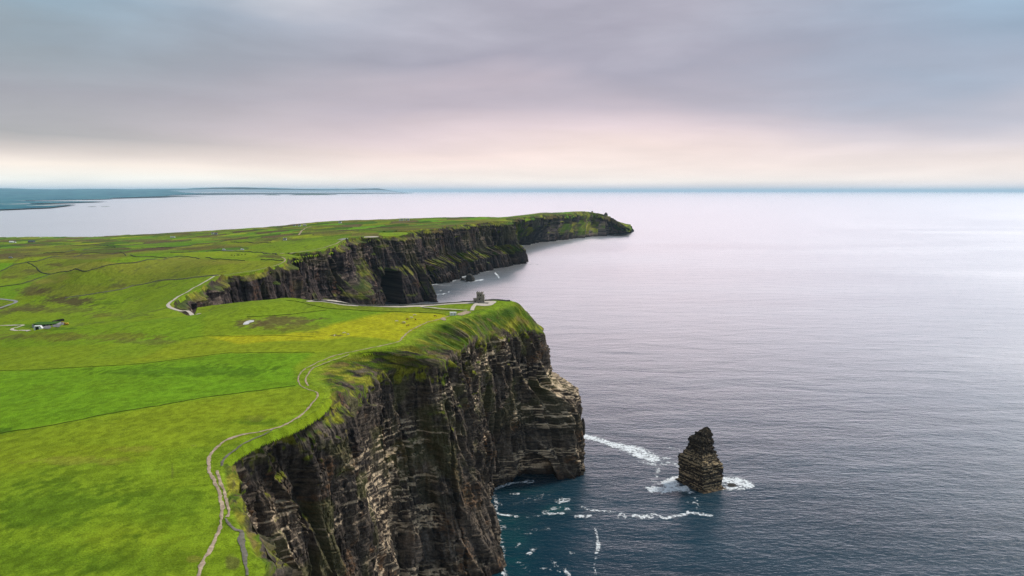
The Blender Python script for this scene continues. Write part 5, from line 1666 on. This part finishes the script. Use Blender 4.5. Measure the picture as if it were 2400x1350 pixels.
# ------------------------------------------------------------------ white water
def mat_foam():
    m = bpy.data.materials.new('sea_foam'); m.use_nodes = True
    t = NT(m.node_tree)
    out = t.n('ShaderNodeOutputMaterial'); mx = t.n('ShaderNodeMixShader'); d = t.n('ShaderNodeBsdfDiffuse'); tr = t.n('ShaderNodeBsdfTransparent')
    d.inputs[0].default_value = (0.80, 0.82, 0.82, 1)
    a_ = t.n('ShaderNodeAttribute'); a_.attribute_name = 'thick'
    pos = t.n('ShaderNodeNewGeometry').outputs['Position']
    n = t.noise(pos, 0.9, 4.0, 0.7)
    t.link(t.math('ADD', a_.outputs['Fac'], t.math('MULTIPLY', t.math('SUBTRACT', n, 0.5), 1.5), clamp=True), mx.inputs[0])
    t.link(tr.outputs[0], mx.inputs[1]); t.link(d.outputs[0], mx.inputs[2]); t.link(mx.outputs[0], out.inputs[0])
    return m


M_FOAM = mat_foam()
NEARFOAM = [  # outline in the photo: points, half height (px), strength
    ([(1357, 1019), (1385, 1025), (1412, 1034), (1450, 1045)], 8, 1.2), ([(1440, 1042), (1475, 1053), (1510, 1065), (1530, 1075)], 12, 1.15), ([(1500, 1064), (1545, 1074), (1570, 1073)], 4, 0.9), ([(1500, 1080), (1535, 1092), (1548, 1104), (1540, 1115)], 5, 0.7),
    ([(1550, 1085), (1575, 1088), (1592, 1092), (1595, 1100)], 7, 0.65), ([(1522, 1110), (1526, 1120), (1528, 1128), (1534, 1145)], 3, 0.5), ([(1570, 1050), (1592, 1056)], 3, 0.6),
    ([(1560, 1133), (1578, 1126), (1596, 1121)], 11, 1.3), ([(1528, 1149), (1550, 1148), (1575, 1145), (1602, 1143)], 10, 1.3), ([(1535, 1130), (1560, 1140)], 5, 0.7), ([(1600, 1146), (1620, 1153)], 5, 0.75),
    ([(1690, 1124), (1715, 1126), (1735, 1131), (1752, 1135)], 9, 1.25), ([(1695, 1144), (1715, 1147), (1738, 1143)], 6, 0.95), ([(1690, 1134), (1700, 1134)], 8, 0.9),
    ([(1488, 1211), (1505, 1214), (1530, 1213)], 5, 0.95), ([(1520, 1208), (1540, 1208), (1562, 1218)], 3, 0.9), ([(1562, 1214), (1590, 1210), (1612, 1207), (1618, 1202)], 3.5, 0.95), ([(1616, 1202), (1645, 1205), (1666, 1208)], 4, 0.9),
    ([(1361, 1187), (1372, 1192), (1380, 1195), (1405, 1197), (1440, 1200)], 3, 0.8), ([(1350, 1212), (1370, 1212), (1381, 1207)], 4, 0.95), ([(1446, 1211), (1456, 1205), (1464, 1212)], 5, 0.75), ([(1610, 1178), (1636, 1178), (1632, 1190), (1640, 1193)], 3, 0.6), ([(1625, 1165), (1632, 1175)], 3, 0.5),
    ([(1396, 1240), (1399, 1262), (1400, 1278)], 3, 0.75), ([(1400, 1272), (1398, 1285), (1397, 1294)], 5, 1.0), ([(1396, 1305), (1392, 1330), (1396, 1350)], 3, 0.6),
    ([(1164, 1146), (1178, 1142), (1195, 1138), (1215, 1132), (1235, 1130), (1252, 1130)], 4, 0.85), ([(1196, 1157), (1215, 1157)], 2.5, 0.8), ([(1162, 1203), (1180, 1208), (1198, 1209), (1212, 1211)], 3.5, 0.85), ([(1166, 1180), (1172, 1183)], 4, 0.7), ([(1145, 1240), (1160, 1236), (1178, 1234)], 6, 0.8),
    ([(1304, 1176), (1318, 1172), (1330, 1170)], 5, 0.85), ([(1276, 1200), (1292, 1192), (1312, 1190), (1330, 1194)], 7, 0.62), ([(1280, 1204), (1300, 1206), (1322, 1203)], 4, 0.75), ([(1235, 1212), (1270, 1210)], 3, 0.5),
    ([(1205, 1278), (1212, 1272)], 4, 0.7), ([(1238, 1300), (1246, 1290), (1254, 1284)], 5, 0.7), ([(1170, 1330), (1178, 1340), (1182, 1350)], 6, 0.85), ([(1320, 1290), (1340, 1296)], 4, 0.5), ([(1322, 1335), (1334, 1350)], 5, 0.7), ([(1160, 1260), (1170, 1262)], 4, 0.6), ([(1260, 1330), (1290, 1335)], 4, 0.45), ([(1168, 1219), (1176, 1226)], 3, 0.6),
    ([(1366, 1110), (1372, 1112)], 2, 0.5), ([(1160, 1160), (1166, 1190), (1158, 1215)], 4, 0.6), ([(1150, 1225), (1166, 1245), (1176, 1275), (1178, 1310)], 4, 0.65), ([(1200, 1180), (1240, 1172), (1290, 1160)], 5, 0.35),
    ([(1200, 1235), (1240, 1250), (1285, 1240)], 6, 0.35), ([(1290, 1310), (1310, 1340)], 5, 0.4), ([(1215, 1320), (1240, 1340)], 5, 0.45)]
FARFOAM = [([(1008, 668), (1030, 664), (1050, 661), (1068, 657)], 1.3, 1.0), ([(1022, 667), (1040, 669), (1055, 669)], 1.0, 0.8), ([(1012, 697), (1022, 693), (1042, 688), (1052, 684)], 1.4, 0.8), ([(1012, 692), (1035, 690), (1042, 691)], 1.6, 0.9), ([(1012, 705), (1020, 706)], 2.0, 1.0),
           ([(1024, 684), (1036, 680)], 1.2, 0.6), ([(1082, 649), (1095, 645), (1098, 643)], 1.8, 1.0), ([(1084, 656), (1098, 660), (1118, 658), (1132, 656)], 1.6, 1.0), ([(1118, 641), (1140, 637), (1165, 628), (1180, 626), (1205, 622), (1221, 620)], 0.9, 0.7), ([(1130, 641), (1150, 642)], 0.8, 0.6),
           ([(1160, 640), (1164, 645), (1168, 651)], 2.2, 1.0), ([(1168, 637), (1200, 633)], 0.9, 0.6), ([(1090, 668), (1092, 672)], 1.2, 0.6), ([(1235, 620), (1250, 619), (1268, 621)], 0.8, 0.7),
           ([(1222, 575.2), (1250, 573)], 0.7, 0.8), ([(1288, 567.5), (1325, 562.5)], 0.7, 0.7), ([(1420, 552), (1448, 550.5)], 0.8, 0.9), ([(1360, 558), (1395, 554.5)], 0.6, 0.5)]


def foam(name, label, strokes, x0, x1, y0, y1, cell, seed, nscale):
    xs = np.arange(x0, x1, cell); ys = np.arange(y0, y1, cell)
    X, Y = np.meshgrid(xs, ys)
    px, py, d = to_px(X, Y, X * 0)
    m = np.zeros_like(X)
    wob = (fbm2(X / (nscale * 8), Y / (nscale * 8), 3, seed + 8) - 0.5)
    for pts, hw, k in strokes:
        k = 0.15 + 0.85 * k
        P = np.array(pts, float)
        sel = (px > P[:, 0].min() - hw * 4) & (px < P[:, 0].max() + hw * 4) & (py > P[:, 1].min() - hw * 3) & (py < P[:, 1].max() + hw * 3)
        if not sel.any():
            continue
        ax = px[sel] + wob[sel] * hw * 3; ay = py[sel] + wob[sel] * hw * 2
        best = np.full(ax.shape, 1e9)
        for a, b in zip(P[:-1], P[1:]):
            v = b - a
            t = np.clip(((ax - a[0]) * v[0] + (ay - a[1]) * v[1]) / (v @ v), 0, 1)
            best = np.minimum(best, np.hypot((ax - a[0] - t * v[0]) * 0.75, ay - a[1] - t * v[1]))
        m[sel] = np.maximum(m[sel], k * (1 - smooth(hw * 0.35, hw * 1.5, best)))
    n = fbm2(X / nscale, Y / (nscale * 0.8), 4, seed)
    n2 = 1 - np.abs(fbm2(X / (nscale * 1.6), Y / (nscale * 1.3), 3, seed + 3) - 0.5) * 6
    th = smooth(-0.20, 0.40, (0.60 * n + 0.40 * np.clip(n2, 0, 1)) - (1.03 - 0.74 * m)) * smooth(0.06, 0.25, m)
    keep = th > 0.02
    k = keep[:-1, :-1]
    f = grid_faces(len(ys), len(xs), k)
    Z = 0.10 + 0.35 * m * n
    V, f, th = compact(np.stack([X, Y, Z], -1).reshape(-1, 3), f, th.ravel())
    me = mesh_np(name, V, f, M_FOAM, flat=False, attrs={'thick': th})
    link(name, me, kind='stuff', label=label)


foam('sea_foam', 'white foam streaks on the water round the stack and the cliff foot', NEARFOAM, -45, 275, 505, 880, 0.55, 5, 2.6)
foam('sea_foam', 'thin white surf along the foot of the far headlands', FARFOAM, -310, 900, 1850, 5200, 3.0, 9, 9.0)


# tidal rocks on the low shore at far left
for i, (px, py, w, l) in enumerate([(8, 557.5, 12, 'long flat tidal rock at the left edge of the low shore'), (40, 559.0, 16, 'flat tidal rock in the middle of the low shore'), (66, 560.0, 10, 'small tidal rock ending the low shore')]):
    x, y = at0((px, py))
    islet('tidal_rock', l, x, y, w * 2.6, w * 3.5, 3.5, 30 + i)


# ------------------------------------------------------------------ the air
def haze():
    R_ = 330000.0
    v = [(sx * R_, sy * R_, z) for z in (-12.0, 760.0) for sx, sy in ((-1, -1), (1, -1), (1, 1), (-1, 1))]
    f = [(0, 3, 2, 1), (4, 5, 6, 7), (0, 1, 5, 4), (1, 2, 6, 5), (2, 3, 7, 6), (3, 0, 4, 7)]
    me = bpy.data.meshes.new('haze'); me.from_pydata(v, [], f); me.update()
    m = bpy.data.materials.new('haze_air'); m.use_nodes = True
    t = NT(m.node_tree)
    out = t.n('ShaderNodeOutputMaterial'); pv = t.n('ShaderNodeVolumePrincipled')
    pv.inputs['Color'].default_value = (0.62, 0.86, 1.0, 1)
    pv.inputs['Density'].default_value = 0.95e-5
    pv.inputs['Density Attribute'].default_value = ''
    pv.inputs['Anisotropy'].default_value = 0.0
    t.link(pv.outputs[0], out.inputs['Volume'])
    me.materials.append(m)
    link('haze', me, kind='stuff', label='thin blue sea haze filling the air')


haze()
